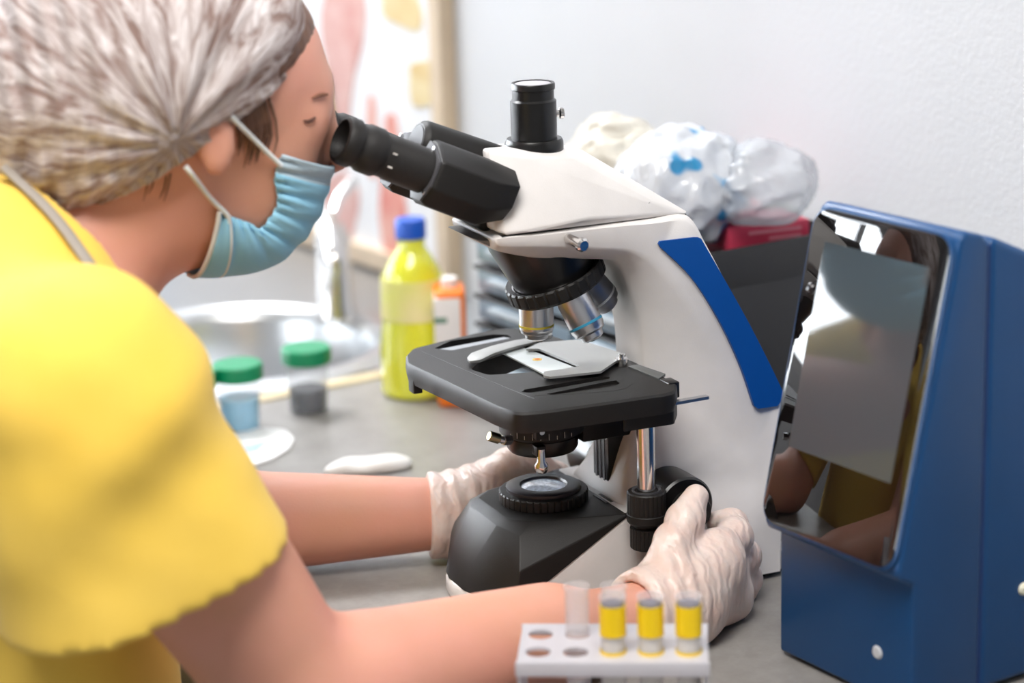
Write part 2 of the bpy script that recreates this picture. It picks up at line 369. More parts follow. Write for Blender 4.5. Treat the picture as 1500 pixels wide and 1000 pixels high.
def interp(i, t):
    def cr(a, b, c, e): return .5*((2*b)+(c-a)*t+(2*a-5*b+4*c-e)*t*t+(3*b-a-3*c+e)*t**3)
    g = lambda j: S_[min(max(j, 0), len(S_)-1)]
    pts = [tuple(cr(g(i-1)[0][k][m_], g(i)[0][k][m_], g(i+1)[0][k][m_], g(i+2)[0][k][m_]) for m_ in (0, 1)) for k in range(3)]
    return pts, g(i)[1]*(1-t)+g(i+1)[1]*t, g(i)[2]*(1-t)+g(i+1)[2]*t
allsec = [interp(i, k/4) for i in range(len(S_)-1) for k in range(4)]+[S_[-1]]
for (o_, c_, i_), w_, wi_ in allsec:
    # rounded outer edge, side, chamfer to the inner edge
    def L(a, b, t): return (a[0]+(b[0]-a[0])*t, a[1]+(b[1]-a[1])*t)
    e = .1; half = [(L(o_, i_, 0), w_-.012), (L(o_, c_, .04), w_-.004), (L(o_, c_, .12), w_), (L(o_, c_, .88), w_), (L(c_, i_, .06), w_*.97+wi_*.03-.001), (L(c_, i_, .85), wi_*.85+w_*.15), (L(c_, i_, .97), wi_*.93), (i_, wi_*.8)]
    rings.append([bm.verts.new((p[0], -q, p[1])) for p, q in half]+[bm.verts.new((p[0], q, p[1])) for p, q in half[::-1]])
for v_ in bm.verts: v_.co.z = max(v_.co.z, .0055)
for A, B in zip(rings, rings[1:]):
    n = len(A)
    for k in range(n): bm.faces.new((A[k], A[(k+1) % n], B[(k+1) % n], B[k]))
bm.faces.new(rings[0]); bm.faces.new(rings[-1])
obj('arm', bm, WHITE_PLASTIC, mic, ang=50)
# blue panel inset on the near and far side of the arm
pan = [tuple(p)[:2] for p in spline([(1026, 349, 0), (1056, 401, 0), (1092, 465, 0), (1124, 527, 0), (1147, 575, 0)], 5)]+[(1143, 588), (1138, 594), (1110, 598), (1104, 594)]+[tuple(p)[:2] for p in spline([(1102, 588, 0), (1083, 533, 0), (1052, 468, 0), (1012, 406, 0), (966, 361, 0)], 5)]+[(964, 357), (966, 353), (1016, 347), (1022, 347)]
def panel_v(p): return -.0502 if p[1] < 470 else -.0525
for sgn in (1, -1):
    bm = bmesh.new(); a = []; b = []
    for x, y in pan:
        vv = -(.0488+.0068*min(1, max(0, (y-350)/250))); q = mv(x, y, vv); a.append(bm.verts.new((q.x, (vv-.0012)*sgn, q.z))); b.append(bm.verts.new((q.x, (vv+.004)*sgn, q.z)))
    f = bm.faces.new(a); bm.faces.new(b[::-1]); n = len(a)
    for k in range(n): bm.faces.new((a[k], a[(k+1) % n], b[(k+1) % n], b[k]))
    bmesh.ops.triangulate(bm, faces=[f_ for f_ in bm.faces if len(f_.verts) > 4])
    obj('blue_panel', bm, BLUE, mic)
# --- upper head housing
def near(px, py, v): return mv(px, py, v)
hp = []
for sg in (1, -1):
    for (x, y, v) in ((741, 345, .046), (765, 341, .0485), (1007, 313, .040), (958, 296, .042), (862, 321, .050), (724, 338, .037)):
        q = mv(x, y, -v); hp.append((q.x, sg*v, q.z))
    for (x, y, v) in ((768, 228, .030), (838, 232, .028), (888, 246, .028), (940, 272, .030), (985, 298, .034), (1008, 311, .036), (712, 220, .018), (724, 318, .028)):
        q = mv(x, y, -v); hp.append((q.x, sg*v, q.z))
for sg in (1, -1):
    for (x, y, v) in ((712, 214, .012), (842, 216, .014)):
        q = mv(x, y, 0); hp.append((q.x, sg*v, q.z))
obj('head_housing', hull(hp), WHITE_PLASTIC, mic, bevel=.005, seg=5, ang=24)
a, b, c = mv(737, 349, -.046), mv(735, 349, -.046), mv(1008, 316, -.041)
obj('joint_gap', hull([(a.x, s*.0445, a.z+d) for s in (1, -1) for d in (-.001, .001)]+[(c.x, s*.038, c.z+d) for s in (1, -1) for d in (-.001, .001)]), BLACK_SATIN, mic)
# --- camera port on top
pz = mv(785, 214, 0).z
obj('port_flange', lathe([(0, -.004), (.0222, -.004), (.0228, 0), (.0228, .006), (.0215, .0085), (0, .0085)], 48, M=Matrix.Translation((0, 0, pz-.002))), BLACK_SATIN, mic)
obj('camera_port', lathe([(.018, 0), (.018, .030), (.0168, .031), (.0163, .0315), (.0163, .0385), (.0172, .039), (.0172, .043), (.0166, .0440), (.0148, .0440), (.0145, .038), (0, .038)], 48, M=Matrix.Translation((0, 0, pz+.006))), BLACK_SATIN, mic)
obj('port_cap', lathe([(0, 0), (.0146, 0), (.0146, .003), (.0135, .0035), (0, .0035)], 32, M=Matrix.Translation((0, 0, pz+.046))), mat('grey_cap', (178, 174, 180), .4), mic)
q = mv(812, 166, 0)
obj('port_screw', cyl((.0165, 0, q.z), (.021, -.001, q.z), .003, 16, cyl((.021, -.001, q.z), (.025, -.0015, q.z), .0045, 20, ch=.0008)), CHROME, mic)
# lock screw on the near side of the head
q = mv(832, 349, -.047)
obj('lock_screw', cyl(q, q+Vector((.003, -.016, -.002)), .0042, 20, cyl(q+Vector((.0028, -.015, -.0018)), q+Vector((.0038, -.021, -.0024)), .0055, 24, ch=.0015)), CHROME, mic)
# --- binocular head
E0, T0 = mv(498, 203, -.031), mv(641, 258, -.031)
ax = (T0-E0).normalized(); pr = Vector((-ax.z, 0, ax.x))          # along the tube, and upwards across it
LT = (T0-E0).length
def eyepiece(v):
    e = Vector((E0.x, v, E0.z)); F_ = frame(e, ax)
    o = obj('eyepiece_tube', lathe([(.0150, .030), (.0165, .032), (.0165, .04), (.0172, .042), (.0172, LT+.01), (0, LT+.01)], 40, M=F_), BLACK_RUBBER, mic)
    obj('eyecup', lathe([(.0135, .004), (.0150, .0), (.0172, .001), (.0185, .004), (.0185, .011), (.0165, .014), (.0170, .017), (.0185, .020), (.0185, .031), (.0165, .034), (.012, .034), (.0115, .008), (.0135, .004)], 40, M=F_), BLACK_RUBBER, o)
    obj('eye_lens', lathe([(0, .012), (.008, .0125), (.0118, .015), (.0118, .02), (0, .02)], 32, M=F_), mat('coated_lens', (52, 26, 32), .05, coat=1), o)
    m1, m2 = e+ax*.048, e+ax*.054
    for k, (aa, len_) in enumerate(((.55, .0035), (1.0, .002), (.15, .002))):
        d = (Vector((0, -1, 0))*cos(aa)-pr*sin(aa)*(.3 if k == 2 else -.15)).normalized()
    return o
ey1 = eyepiece(-.031); ey2 = eyepiece(.031)
for dy, ln in ((0.004, .0016), (-.006, .0016)):
    c0 = Vector((E0.x, -.031, E0.z))+ax*.038; d = (Vector((0, -1, 0))+pr*(dy/.017)).normalized()
    obj('index_mark', hull([tuple(c0+d*.0183+ax*s*.0018+pr*t*.0006+d*u_*.0005) for s in (1, -1) for t in (1, -1) for u_ in (0, 1)]), mat('print_white', (215, 210, 205), .6), ey1)
# central hinge barrel
H0, H1 = mv(609, 207, .004), mv(741, 251, .004)
hx = (H1-H0).normalized(); HF = frame(H0, hx); HL = (H1-H0).length
obj('hinge_barrel', lathe([(0, 0), (.0145, 0), (.0172, .0025), (.018, .005), (.018, HL-.004), (0, HL-.004)], 48, M=HF), BLACK_PLASTIC, mic)
obj('hinge_cap', lathe([(0, -.0008), (.0128, -.0008), (.0132, 0), (0, .001)], 40, M=HF), DARK_GREY, mic)
obj('head_collar', lathe([(0, HL-.008), (.0195, HL-.008), (.0205, HL-.006), (.0205, HL+.002), (.019, HL+.004), (0, HL+.004)], 48, M=HF), BLACK_SATIN, mic)
# the two prism pods swinging on the hinge
def pod(sg):
    c = Vector((0, .031*-1*sg, 0)); bm = bmesh.new(); T = Vector((T0.x, -.031*sg, T0.z)); Hc = Vector((H0.x, 0, H0.z))+hx*.02
    a0 = -.012; pts = []
    def loop(s, k, drop=0):
        o = T+ax*s; up_ = (Hc-T).dot(pr); out = []
        prof = [(.022, .012), (.022, -.010), (.012, -.024), (-.008, -.025), (-.019, -.014), (-.021, .006), (-.012, .020+up_*.3), (.000, .024)]
        for y_, z_ in prof: out.append(tuple(o+Vector((0, -sg*y_*k, 0))+pr*(z_*k+drop)))
        return out
    for s, k, dr in ((-.010, .92, 0), (-.006, 1, 0), (.038, 1.0, .000), (.060, .80, .006)): pts += loop(s, k, dr)
    o = obj('prism_pod', hull(pts), BLACK_PLASTIC, mic, bevel=.0045, seg=5, ang=30)
    # face plate with its screws
    f0 = loop(-.0105, .90)
    bmp = hull([tuple(Vector(p)-ax*.0012) for p in f0]+[tuple(Vector(p)+ax*.001) for p in f0])
    pl = obj('face_plate', bmp, DARK_GREY, o, bevel=.0005)
    for y_, z_ in ((.004, .0205), (.0165, -.0165), (-.013, -.0175)):
        p = T+ax*-.0125+Vector((0, -sg*y_*.9, 0))+pr*z_*.9
        obj('screw', cyl(p, p+ax*-.0006, .0017, 12), CHROME, pl)
    return o
pod(1); pod(-1)
q = [mv(700, 335, -.02), mv(722, 262, -.034), mv(748, 300, -.03), mv(745, 275, -.034), mv(716, 342, -.02)]
obj('pod_bridge', hull([(p.x, s*abs(p.y), p.z) for p in q for s in (1, -1)]+[tuple(H1+hx*.004+Vector((0, s*.016, -.012))) for s in (1, -1)]), BLACK_PLASTIC, mic, bevel=.004, seg=3, ang=60)
q = [mv(686, 347, -.022), mv(735, 352, -.034), mv(700, 352, -.030), mv(724, 364, -.03), mv(690, 341, -.01)]
obj('shell_lip', hull([(p.x, s*abs(p.y), p.z) for p in q for s in (1, -1)]), mat('grey_lip', (120, 118, 116), .4), mic, bevel=.002)
# --- revolving nosepiece, axis tilted 20 degrees
AL = radians(20); na = Vector((sin(AL), 0, -cos(AL))); RC = mv(814, 410, 0)
apex = RC-na*.050; apex.x = 0+(0); apex = Vector((RC.x-sin(AL)*.052, 0, RC.z+cos(AL)*.052)); shift = -apex.x; 
NF = frame(apex, na)
obj('turret_cone', lathe([(0, -.006), (.040, -.006), (.041, .008), (.0355, .036), (.033, .046), (.033, .05), (0, .05)], 64, M=NF), BLACK_SATIN, mic)
obj('turret_trim', lathe([(.0338, .0468), (.0352, .0462), (.0352, .0478), (.0338, .0478)], 64, M=NF), CHROME, mic)
obj('turret_ring', lathe([(.035, .046), (.0395, .0445), (.0408, .046), (.0408, .0555), (.0385, .058), (0, .060)], 168, M=NF, lobes=28, lobe_depth=.0012, lobe_range=(2, 3)), BLACK_PLASTIC, mic)
tr = [(0, .062)]
def objective(az, L, r, ring, length_m=STEEL, tip=.007):
    # direction: turret axis rotated towards its rim
    e1 = Vector((cos(AL), 0, sin(AL))); e2 = Vector((0, 1, 0)); rad = e1*cos(az)+e2*sin(az)
    d = (na*cos(AL)+rad*sin(AL)).normalized(); F_ = frame(apex, d); s = .050
    o = obj('objective', lathe([(0, s), (r*.96, s), (r, s+.003), (r, s+L*.80), (r*.93, s+L*.83), (r*.92, s+L*.87), (r*.70, s+L*.90), (r*.66, s+L*.97), (tip, s+L), (tip*.5, s+L+.0002), (tip*.4, s+L-.001), (0, s+L-.001)], 48, M=F_), length_m, mic)
    obj('colour_ring', lathe([(r-.0003, s+L*.715), (r+.00025, s+L*.72), (r+.00025, s+L*.755), (r-.0003, s+L*.76)], 48, M=F_), mat(ring, {'ring_yellow': (205, 190, 70), 'ring_blue': (40, 130, 165), 'ring_red': (120, 40, 40), 'ring_white': (225, 225, 225)}[ring], .5), o)
    obj('lens', lathe([(0, s+L+.0001), (tip*.55, s+L+.0001), (tip*.55, s+L+.0006), (0, s+L+.0006)], 24, M=F_), mat('coated_lens', (52, 26, 32), .05), o)
    return o
tip_z = mv(788, 496, 0).z; L1 = (apex.z-tip_z)-.050
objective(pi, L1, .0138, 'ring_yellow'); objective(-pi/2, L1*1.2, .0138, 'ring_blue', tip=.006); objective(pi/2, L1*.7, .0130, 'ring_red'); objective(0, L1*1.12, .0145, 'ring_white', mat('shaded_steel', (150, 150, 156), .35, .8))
# --- mechanical stage
SZ = .186
sp = [(594, 520), (603, 510), (700, 486), (752, 478), (800, 488), (850, 505), (925, 527), (992, 561), (989, 573), (975, 577), (800, 602), (758, 606), (726, 594), (640, 552), (596, 532)]
spu = [mz(x, y, SZ) for x, y in sp]
poly = rounded([(p.x, p.y) for p in spu], [.004, .006, .02, .02, .01, .02, .01, .004, .004, .004, .01, .012, .012, .02, .004], 5)
bm = bmesh.new(); n = len(poly); cx = sum(p[0] for p in poly)/n; cy = sum(p[1] for p in poly)/n; lv = []
for k, z in ((.985, SZ), (1.0, SZ-.0018), (1.004, SZ-.010), (.99, SZ-.0165), (.95, SZ-.0175)): lv.append([bm.verts.new((cx+(p[0]-cx)*k, cy+(p[1]-cy)*k, z)) for p in poly])
for A, B in zip(lv, lv[1:]):
    for i in range(n): bm.faces.new((A[i], A[(i+1) % n], B[(i+1) % n], B[i]))
bm.faces.new(lv[0]); bm.faces.new(lv[-1])
stage = obj('stage', bm, BLACK_PLASTIC, mic)
def zprism(pts, z, lo, hi, r=.001, n=4): return prism(rounded([(mz(x, y, z).x, mz(x, y, z).y) for x, y in pts], r, n), lo, hi)
cutters = [obj('c', zprism([(690, 541), (700, 532), (735, 520), (770, 506), (800, 503), (820, 530), (780, 545), (715, 549)], SZ, SZ-.03, SZ+.01, .004), BLACK_SATIN),
           obj('c', zprism([(636, 510), (660, 499), (722, 489.5), (744, 490.5), (750, 494.5), (662, 513)], SZ, SZ-.006, SZ+.01, .002), BLACK_SATIN),
           obj('c', zprism([(764, 574), (768, 570.5), (882, 551), (893, 552), (893, 554.5), (882, 556), (782, 575)], SZ, SZ-.003, SZ+.01, .0005, 2), BLACK_SATIN),
           obj('c', zprism([(800, 577), (888, 559), (903, 557), (908, 561), (902, 565), (810, 578)], SZ, SZ-.0025, SZ+.01, .0005, 2), BLACK_SATIN)]
cut(stage, cutters)
G = [(617, 514), (768, 578), (790, 579), (900, 572), (926, 562)]
bm = bmesh.new()
gp = [mz(x, y, SZ) for x, y in G]
tube([(p.x, p.y, SZ-.0002) for p in spline([tuple(p) for p in gp], 6)], .0004, 6, bm)
obj('panel_bead', bm, BLACK_PLASTIC, stage)
obj('scale_strip', zprism([(642, 511), (738, 493), (749, 495), (660, 513)], SZ, SZ-.0062, SZ-.0002, .0008), mat('pale_scale', (178, 182, 188), .45), stage)
obj('scale_strip', zprism([(920, 538), (934, 535), (975, 549), (965, 556)], SZ, SZ-.001, SZ+.001, .0008), mat('grey_scale', (92, 94, 94), .45), stage)
# near right end of the stage is deeper, with its bracket
q = [mz(x, y, SZ-.004) for x, y in ((922, 545), (992, 563), (987, 577), (912, 588))]
obj('stage_end', prism(rounded([(p.x, p.y) for p in q], .003), SZ-.0285, SZ-.006), BLACK_PLASTIC, stage, bevel=.002)
q = [mv(x, y, -.078) for x, y in ((596, 525), (603, 525), (603, 552), (597, 556))]
a = mz(597, 530, SZ)
obj('end_hook', box(a.x-.001, a.x+.007, a.y-.014, a.y-.002, SZ-.024, SZ-.01), BLACK_PLASTIC, stage, bevel=.001)
a = mz(990, 562, SZ)
obj('end_block', box(a.x-.006, a.x+.004, a.y+.001, a.y+.016, SZ-.012, SZ+.001), BLACK_SATIN, stage, bevel=.001)
# slide holder
HZ = SZ+.0042
obj('holder_plate', zprism([(796, 551), (797, 545), (815, 543), (850, 537), (790, 512), (770, 512), (790, 503), (836, 499), (850, 499), (917, 520), (880, 545), (806, 553)], HZ, HZ-.001, HZ+.0008, .0012), MATTE_STEEL, mic, ang=20)
obj('clip_finger', zprism([(684, 526), (690, 519), (718, 509), (750, 501), (790, 494), (797, 499), (760, 508), (724, 519), (704, 529), (688, 531)], HZ, HZ-.001, HZ+.0014, .003), MATTE_STEEL, mic, bevel=.0004)
a = mz(797, 494, HZ)
obj('clip_pivot', lathe([(0, 0), (.007, 0), (.007, .003), (.004, .0035), (.004, .006), (0, .0065)], 24, M=Matrix.Translation(a)), MATTE_STEEL, mic)
b = mz(763, 484, HZ+.004)
obj('clip_lever', tube([tuple(a+Vector((0, 0, .004))), tuple((a+b)/2+Vector((0, 0, .004))), tuple(b)], [.002, .0018, .0024], 10), MATTE_STEEL, mic)
a = mz(910, 528, HZ)
obj('holder_screw', cyl(a-Vector((0, 0, .004)), a+Vector((0, 0, .002)), .005, 20, cyl(a, a+Vector((0, 0, .006)), .0022, 16, ch=.0005)), CHROME, mic)
a = mz(1036, 581, SZ-.012); b = mz(980, 591, SZ-.012)
obj('rack_bar', hull([tuple(p+Vector((0, 0, d))+Vector((0, 0, 0))+MVl*e) for p in (a, b) for d in (-.0012, .0012) for MVl, e in ((Vector((0, 1, 0)), .003), (Vector((0, 1, 0)), -.003))]), STEEL, mic)
# --- condenser under the stage
co = Matrix.Translation((0, 0, 0))
cc = (mv(800, 640, 0)); CU = cc.x
obj('condenser_mount', lathe([(0, SZ-.016), (.034, SZ-.016), (.036, SZ-.022), (.0335, SZ-.0245), (0, SZ-.0245)], 56), BLACK_SATIN, mic)
obj('condenser_body', lathe([(0, SZ-.024), (.0325, SZ-.024), (.0325, SZ-.036), (.030, SZ-.037), (.030, SZ-.048), (.0285, SZ-.052), (0, SZ-.052)], 56), BLACK_PLASTIC, mic)
obj('iris_ring', lathe([(0, SZ-.050), (.0275, SZ-.050), (.0290, SZ-.052), (.0290, SZ-.061), (.027, SZ-.064), (.0, SZ-.064)], 56), BLACK_SATIN, mic)
a = mv(757, 642, -.030)
sc_ = obj('iris_scale', lathe([(.0300, SZ-.048), (.0345, SZ-.048), (.0345, SZ-.038), (.0300, SZ-.038)], 56), BLACK_PLASTIC, mic)
for k in range(9):
    aa = radians(-160+k*11); c0 = Vector((cos(aa), sin(aa), 0))*.0346; tdir = Vector((-sin(aa), cos(aa), 0))
    obj('scale_mark', hull([tuple(c0+Vector((0, 0, SZ-.047))+tdir*s*.0002+Vector((0, 0, h_))+c0.normalized()*e*.0003) for s in (1, -1) for h_ in (0, .003+(k % 2)*.002) for e in (0, 1)]), mat('print_white', (215, 210, 205), .6), sc_)
a = mv(716, 638, -.028); b = mv(742, 646, -.028)
obj('centring_knob', cyl(a, a+(b-a)*.6, .0042, 20, ch=.0008), BRASS, mic)
obj('centring_shaft', cyl(a+(b-a)*.55, b, .0028, 16, cyl(a+(b-a)*.8, b+Vector((.004, .002, 0)), .0042, 6)), STEEL, mic)
a = mv(792, 632, -.0335); obj('small_screw', cyl(a, a+Vector((0, -.003, 0)), .0022, 16), CHROME, mic)
obj('screw_block', box(a.x-.005, a.x+.005, -.036, -.028, a.z-.006, a.z+.005), BLACK_PLASTIC, mic, bevel=.0006)
a = mv(792, 664, -.030)
obj('iris_lever', lathe([(0, -.016), (.004, -.0155), (.0055, -.012), (.0055, -.009), (.0035, -.006), (.003, .004), (0, .004)], 24, M=Matrix.Translation(a+Vector((0, -.001, 0)))), CHROME, mic)
obj('lever_block', box(a.x-.004, a.x+.004, -.032, -.022, a.z-.002, a.z+.006), BLACK_PLASTIC, mic, bevel=.0006)
obj('condenser_bracket', box(.026, .072, -.022, .022, .128, SZ-.014), BLACK_PLASTIC, mic, bevel=.002)
q = mv(888, 600, -.02)
obj('focus_rail', box(.052, .090, -.014, .014, .072, .150), BLACK_SATIN, mic, bevel=.001)
for k in range(3): obj('rail_groove', box(.0515, .056, -.008+.007*k, -.005+.007*k, .078, .150), DARK_GREY, mic)
# stage drive rod and coaxial knobs
RP = mv(946, 660, -.082); ru = RP.x; rz0, rz1 = mv(946, 716, -.082).z, mv(946, 604, -.082).z
obj('drive_rod', cyl((ru, -.082, rz0-.01), (ru, -.082, rz1+.012), .0072, 32), CHROME, mic)
kz = mv(948, 718, -.082).z
obj('drive_knob', lathe([(0, 0), (.0145, 0), (.0155, -.001), (.0155, -.018), (.016, -.0185), (.016, -.024), (.0145, -.026), (0, -.026)], 96, M=Matrix.Translation((ru, -.082, kz)), lobes=24, lobe_depth=.0006, lobe_range=(2, 3)), BLACK_PLASTIC, mic)
obj('drive_knob', lathe([(0, -.026), (.0105, -.026), (.0105, -.029), (.0135, -.03), (.0135, -.046), (.0125, -.047), (0, -.047)], 96, M=Matrix.Translation((ru, -.082, kz)), lobes=24, lobe_depth=.0006, lobe_range=(3, 4)), BLACK_PLASTIC, mic)
obj('knob_collar', lathe([(.0095, .0005), (.0115, .0015), (.0115, -.001), (.0095, -.001)], 40, M=Matrix.Translation((ru, -.082, kz))), DARK_GREY, mic)
a = mv(893, 605, -.07); b = mv(940, 600, -.07)
obj('rod_bracket', box(ru-.030, ru+.008, -.088, -.070, rz1-.001, rz1+.003), STEEL, mic, bevel=.0006)
# --- base
def foot(k, z, w_=.066, un=-.083):
    return [(un*k+.0, 0), (un*k+.006, -.028*k), (un*k+.020, -.050*k), (-.058, -w_*.97), (.0, -w_), (.16, -.064), (.200, -.056), (.200, .056), (.16, .064), (0, w_), (-.058, w_*.97), (un*k+.020, .050*k), (un*k+.006, .028*k)]
bm = bmesh.new(); lv = []
for k, z in ((.985, .0035), (1.0, .006), (1.0, .017), (.985, .0195)): lv.append([bm.verts.new((x, y*(.99 if k < 1 else 1), z)) for x, y in foot(k, z)])
for A, B in zip(lv, lv[1:]):
    n = len(A)
    for i in range(n): bm.faces.new((A[i], A[(i+1) % n], B[(i+1) % n], B[i]))
bm.faces.new(lv[0][::-1]); bm.faces.new(lv[-1]); obj('base_tray', bm, WHITE_PLASTIC, mic, ang=40)
bp = [(-.060, .006), (-.051, .049), (.044, .079), (.075, .080), (.12, .05), (.12, .006)]
obj('base_body', prism(bp, -.0655, .0655, 'y'), WHITE_PLASTIC, mic, bevel=.004, seg=3)
pts = []
for sg in (1, -1): pts += [(-.045, .030*sg, .078), (-.03, .044*sg, .078), (.06, .050*sg, .0785), (-.052, .0665*sg, .047), (-.056, .0665*sg, .018), (.046, .0662*sg, .0785), (-.054, .026*sg, .073), (-.074, .020*sg, .040), (-.080, .014*sg, .019), (-.076, .030*sg, .019), (-.066, .050*sg, .019), (-.062, .050*sg, .045), (-.044, .050*sg, .070)]
obj('base_top', hull(pts), BLACK_PLASTIC, mic, bevel=.006, seg=6, ang=24)
for k in range(5): obj('vent_slot', box(.040+k*.0045-.001, .0425+k*.0045-.001, -.035, -.012, .0775, .0792), BLACK_SATIN, mic)
obj('foot_pad', box(.14, .195, -.055, .055, 0, .004), BLACK_RUBBER, mic); obj('foot_pad', box(-.065, -.045, -.04, .04, 0, .004), BLACK_RUBBER, mic)
FL = Matrix.Translation((0, 0, 0))
LR = .0355
obj('illuminator_housing', lathe([(0, .070), (.0335, .070), (.0335, .0785), (0, .0785)], 64), BLACK_SATIN, mic)
obj('knurled_ring', lathe([(0, .0765), (.0335, .0765), (LR, .078), (LR+.0008, .079), (LR+.0008, .0865), (LR, .0875), (.033, .088), (0, .088)], 240, lobes=40, lobe_depth=.0008, lobe_range=(2, 5)), BLACK_PLASTIC, mic)
obj('lens_collar', lathe([(0, .087), (.0295, .087), (.0305, .088), (.0305, .0905), (.0285, .0915), (.0195, .0915), (.0185, .0895), (0, .0885)], 64), mat('satin_plum_black', (46, 43, 50), .35), mic)
obj('field_lens', lathe([(0, .0925), (.008, .0922), (.0150, .0908), (.0185, .0892), (0, .089)], 48), mat('lit_lens', (190, 205, 215), .1, scale=380, rgb2=(90, 105, 118), coat=1, emit=(225, 235, 255), estr=.25), mic)
# focus knobs on both sides, low on the arm
kc = mv(1009, 745, -.09)
for sg in (1, -1):
    F_ = frame((kc.x, -.05*sg, kc.z), (0, -sg, 0))
    obj('coarse_knob', lathe([(0, 0), (.024, 0), (.0245, .012), (.0245, .034), (.023, .036), (0, .036)], 96, M=F_, lobes=32, lobe_depth=.0006, lobe_range=(2, 3)), BLACK_SATIN, mic)
    obj('fine_knob', lathe([(0, .036), (.014, .036), (.0145, .038), (.0145, .050), (.0135, .052), (0, .052)], 96, M=F_, lobes=32, lobe_depth=.0005, lobe_range=(2, 3)), BLACK_PLASTIC, mic)
# specimen slide, its own thing, lying in the holder
sl = thing('specimen_slide', 'glass specimen slide with a small orange stained smear, under the objective', 'slide', MW @ Vector((0, 0, SZ+.001)), MA)
def SLp(pts, lo, hi, r=.0004): 
    pp = [(mz(x, y, SZ+.002).x, mz(x, y, SZ+.002).y) for x, y in pts]; return prism(rounded(pp, r, 2) if r else pp, lo, hi)
obj('glass', SLp([(734, 516), (766, 509), (849, 541), (801, 550)], .0002, .0014), mat('slide_glass', (205, 212, 210), .12, coat=.5, spec=.7), sl)
a = mz(787, 527, SZ+.002)
obj('specimen', lathe([(0, .0016), (.0022, .0016), (.0024, .0014), (0, .0014)], 24, M=Matrix.Translation((a.x, a.y, 0))), mat('orange_stain', (214, 84, 20), .4), sl)
obj('specimen_edge', lathe([(.0022, .00165), (.0040, .0016), (.0040, .0014), (.0022, .0014)], 24, M=Matrix.Translation((a.x, a.y, 0))), mat('yellow_stain', (246, 196, 60), .4), sl)
# ================================================================== the blue analyser box
AB = mat('analyser_blue', (0, 66, 118), .34, vary=.02, bump=.04, bscale=1200)
YN, YF = 1.093, 1.238
an = thing('analyser', 'blue box shaped laboratory analyser with a tilted black touch screen', 'analyser', (1.18, (YN+YF)/2, 0))
def A(x, z): return (x-1.18, z)
hw = (YF-YN)/2
shell = [A(1.037, .003), A(1.037, .100), A(1.024, .106), A(1.022, .112), A(1.074, .341), A(1.080, .345), A(1.095, .341), A(1.101, .334), A(1.101, .003)]
o = obj('front_shell', prism(shell, -hw, hw, 'y'), AB, an, bevel=.006, seg=4, ang=50)
rear = [A(1.1025, .003), A(1.1025, .337), A(1.11, .336), A(1.20, .296), A(1.30, .262), A(1.36, .25), A(1.372, .24), A(1.372, .003)]
obj('rear_shell', prism(rear, -hw, hw, 'y'), AB, an, bevel=.006, seg=4, ang=50)
obj('seam', prism([A(1.099, .005), A(1.099, .332), A(1.105, .332), A(1.105, .005)], -hw+.0015, hw-.0015, 'y'), mat('seam_blue', (0, 50, 110), .5), an)
# tilted glass with rounded corners
tl = math.atan2(1.074-1.022, .341-.112); n_t = Vector((-cos(tl), 0, sin(tl))); up_t = Vector((sin(tl), 0, cos(tl))); c_t = Vector(((1.022+1.074)/2-1.18, 0, (.112+.341)/2)); hh = .5*sqrt(.052**2+.229**2)+.002
def tp(y, s, d): return c_t+Vector((0, y, 0))+up_t*s+n_t*d
def tilt_prism(poly, d0, d1):
    bm = bmesh.new(); a = [bm.verts.new(tp(p[0], p[1], d0)) for p in poly]; b = [bm.verts.new(tp(p[0], p[1], d1)) for p in poly]; n = len(poly)
    bm.faces.new(a[::-1]); bm.faces.new(b)
    for i in range(n): bm.faces.new((a[i], a[(i+1) % n], b[(i+1) % n], b[i]))
    return bm
def rr(y0, y1, s0, s1, r): return rounded([(y0, s0), (y1, s0), (y1, s1), (y0, s1)], r, 8)
obj('screen_rim', tilt_prism(rr(-hw+.001, hw+.001, -hh, hh, .020), -.006, .0035), AB, an, bevel=.0012)
obj('screen_glass', tilt_prism(rr(-hw+.003, hw-.001, -hh+.002, hh-.002, .018), .0030, .0045), mat('black_glass', (14, 12, 13), .03, vary=0, spec=.6, coat=.35), an, bevel=.0006)
DISP = mat('dim_display', (70, 78, 84), .05, vary=0, coat=.5, spec=.8)
obj('display', tilt_prism(rr(-.054, .055, -.058, .094, .0006), .0044, .00475), DISP, an)
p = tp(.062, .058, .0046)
obj('knob_reflection', lathe([(0, .002), (.003, .0015), (.0045, 0), (0, 0)], 20, M=frame(p, n_t)), mat('reflection_dark', (30, 26, 30), .2), an)  # reflection of the microscope knob in the glass, modelled as a dark bead
obj('power_button', lathe([(0, .0015), (.0040, .0012), (.0052, 0), (0, 0)], 24, M=frame(Vector((1.037-1.18, -.036, .038)), (-1, 0, 0))), mat('button_grey', (205, 208, 214), .4), an)
q = ony(1499, 862, YN)
obj('side_button', lathe([(0, .004), (.004, .003), (.005, 0), (0, 0)], 24, M=frame(Vector((q.x-1.18, -hw, q.z)), (0, -1, 0))), mat('button_cream', (225, 222, 200), .4), an)
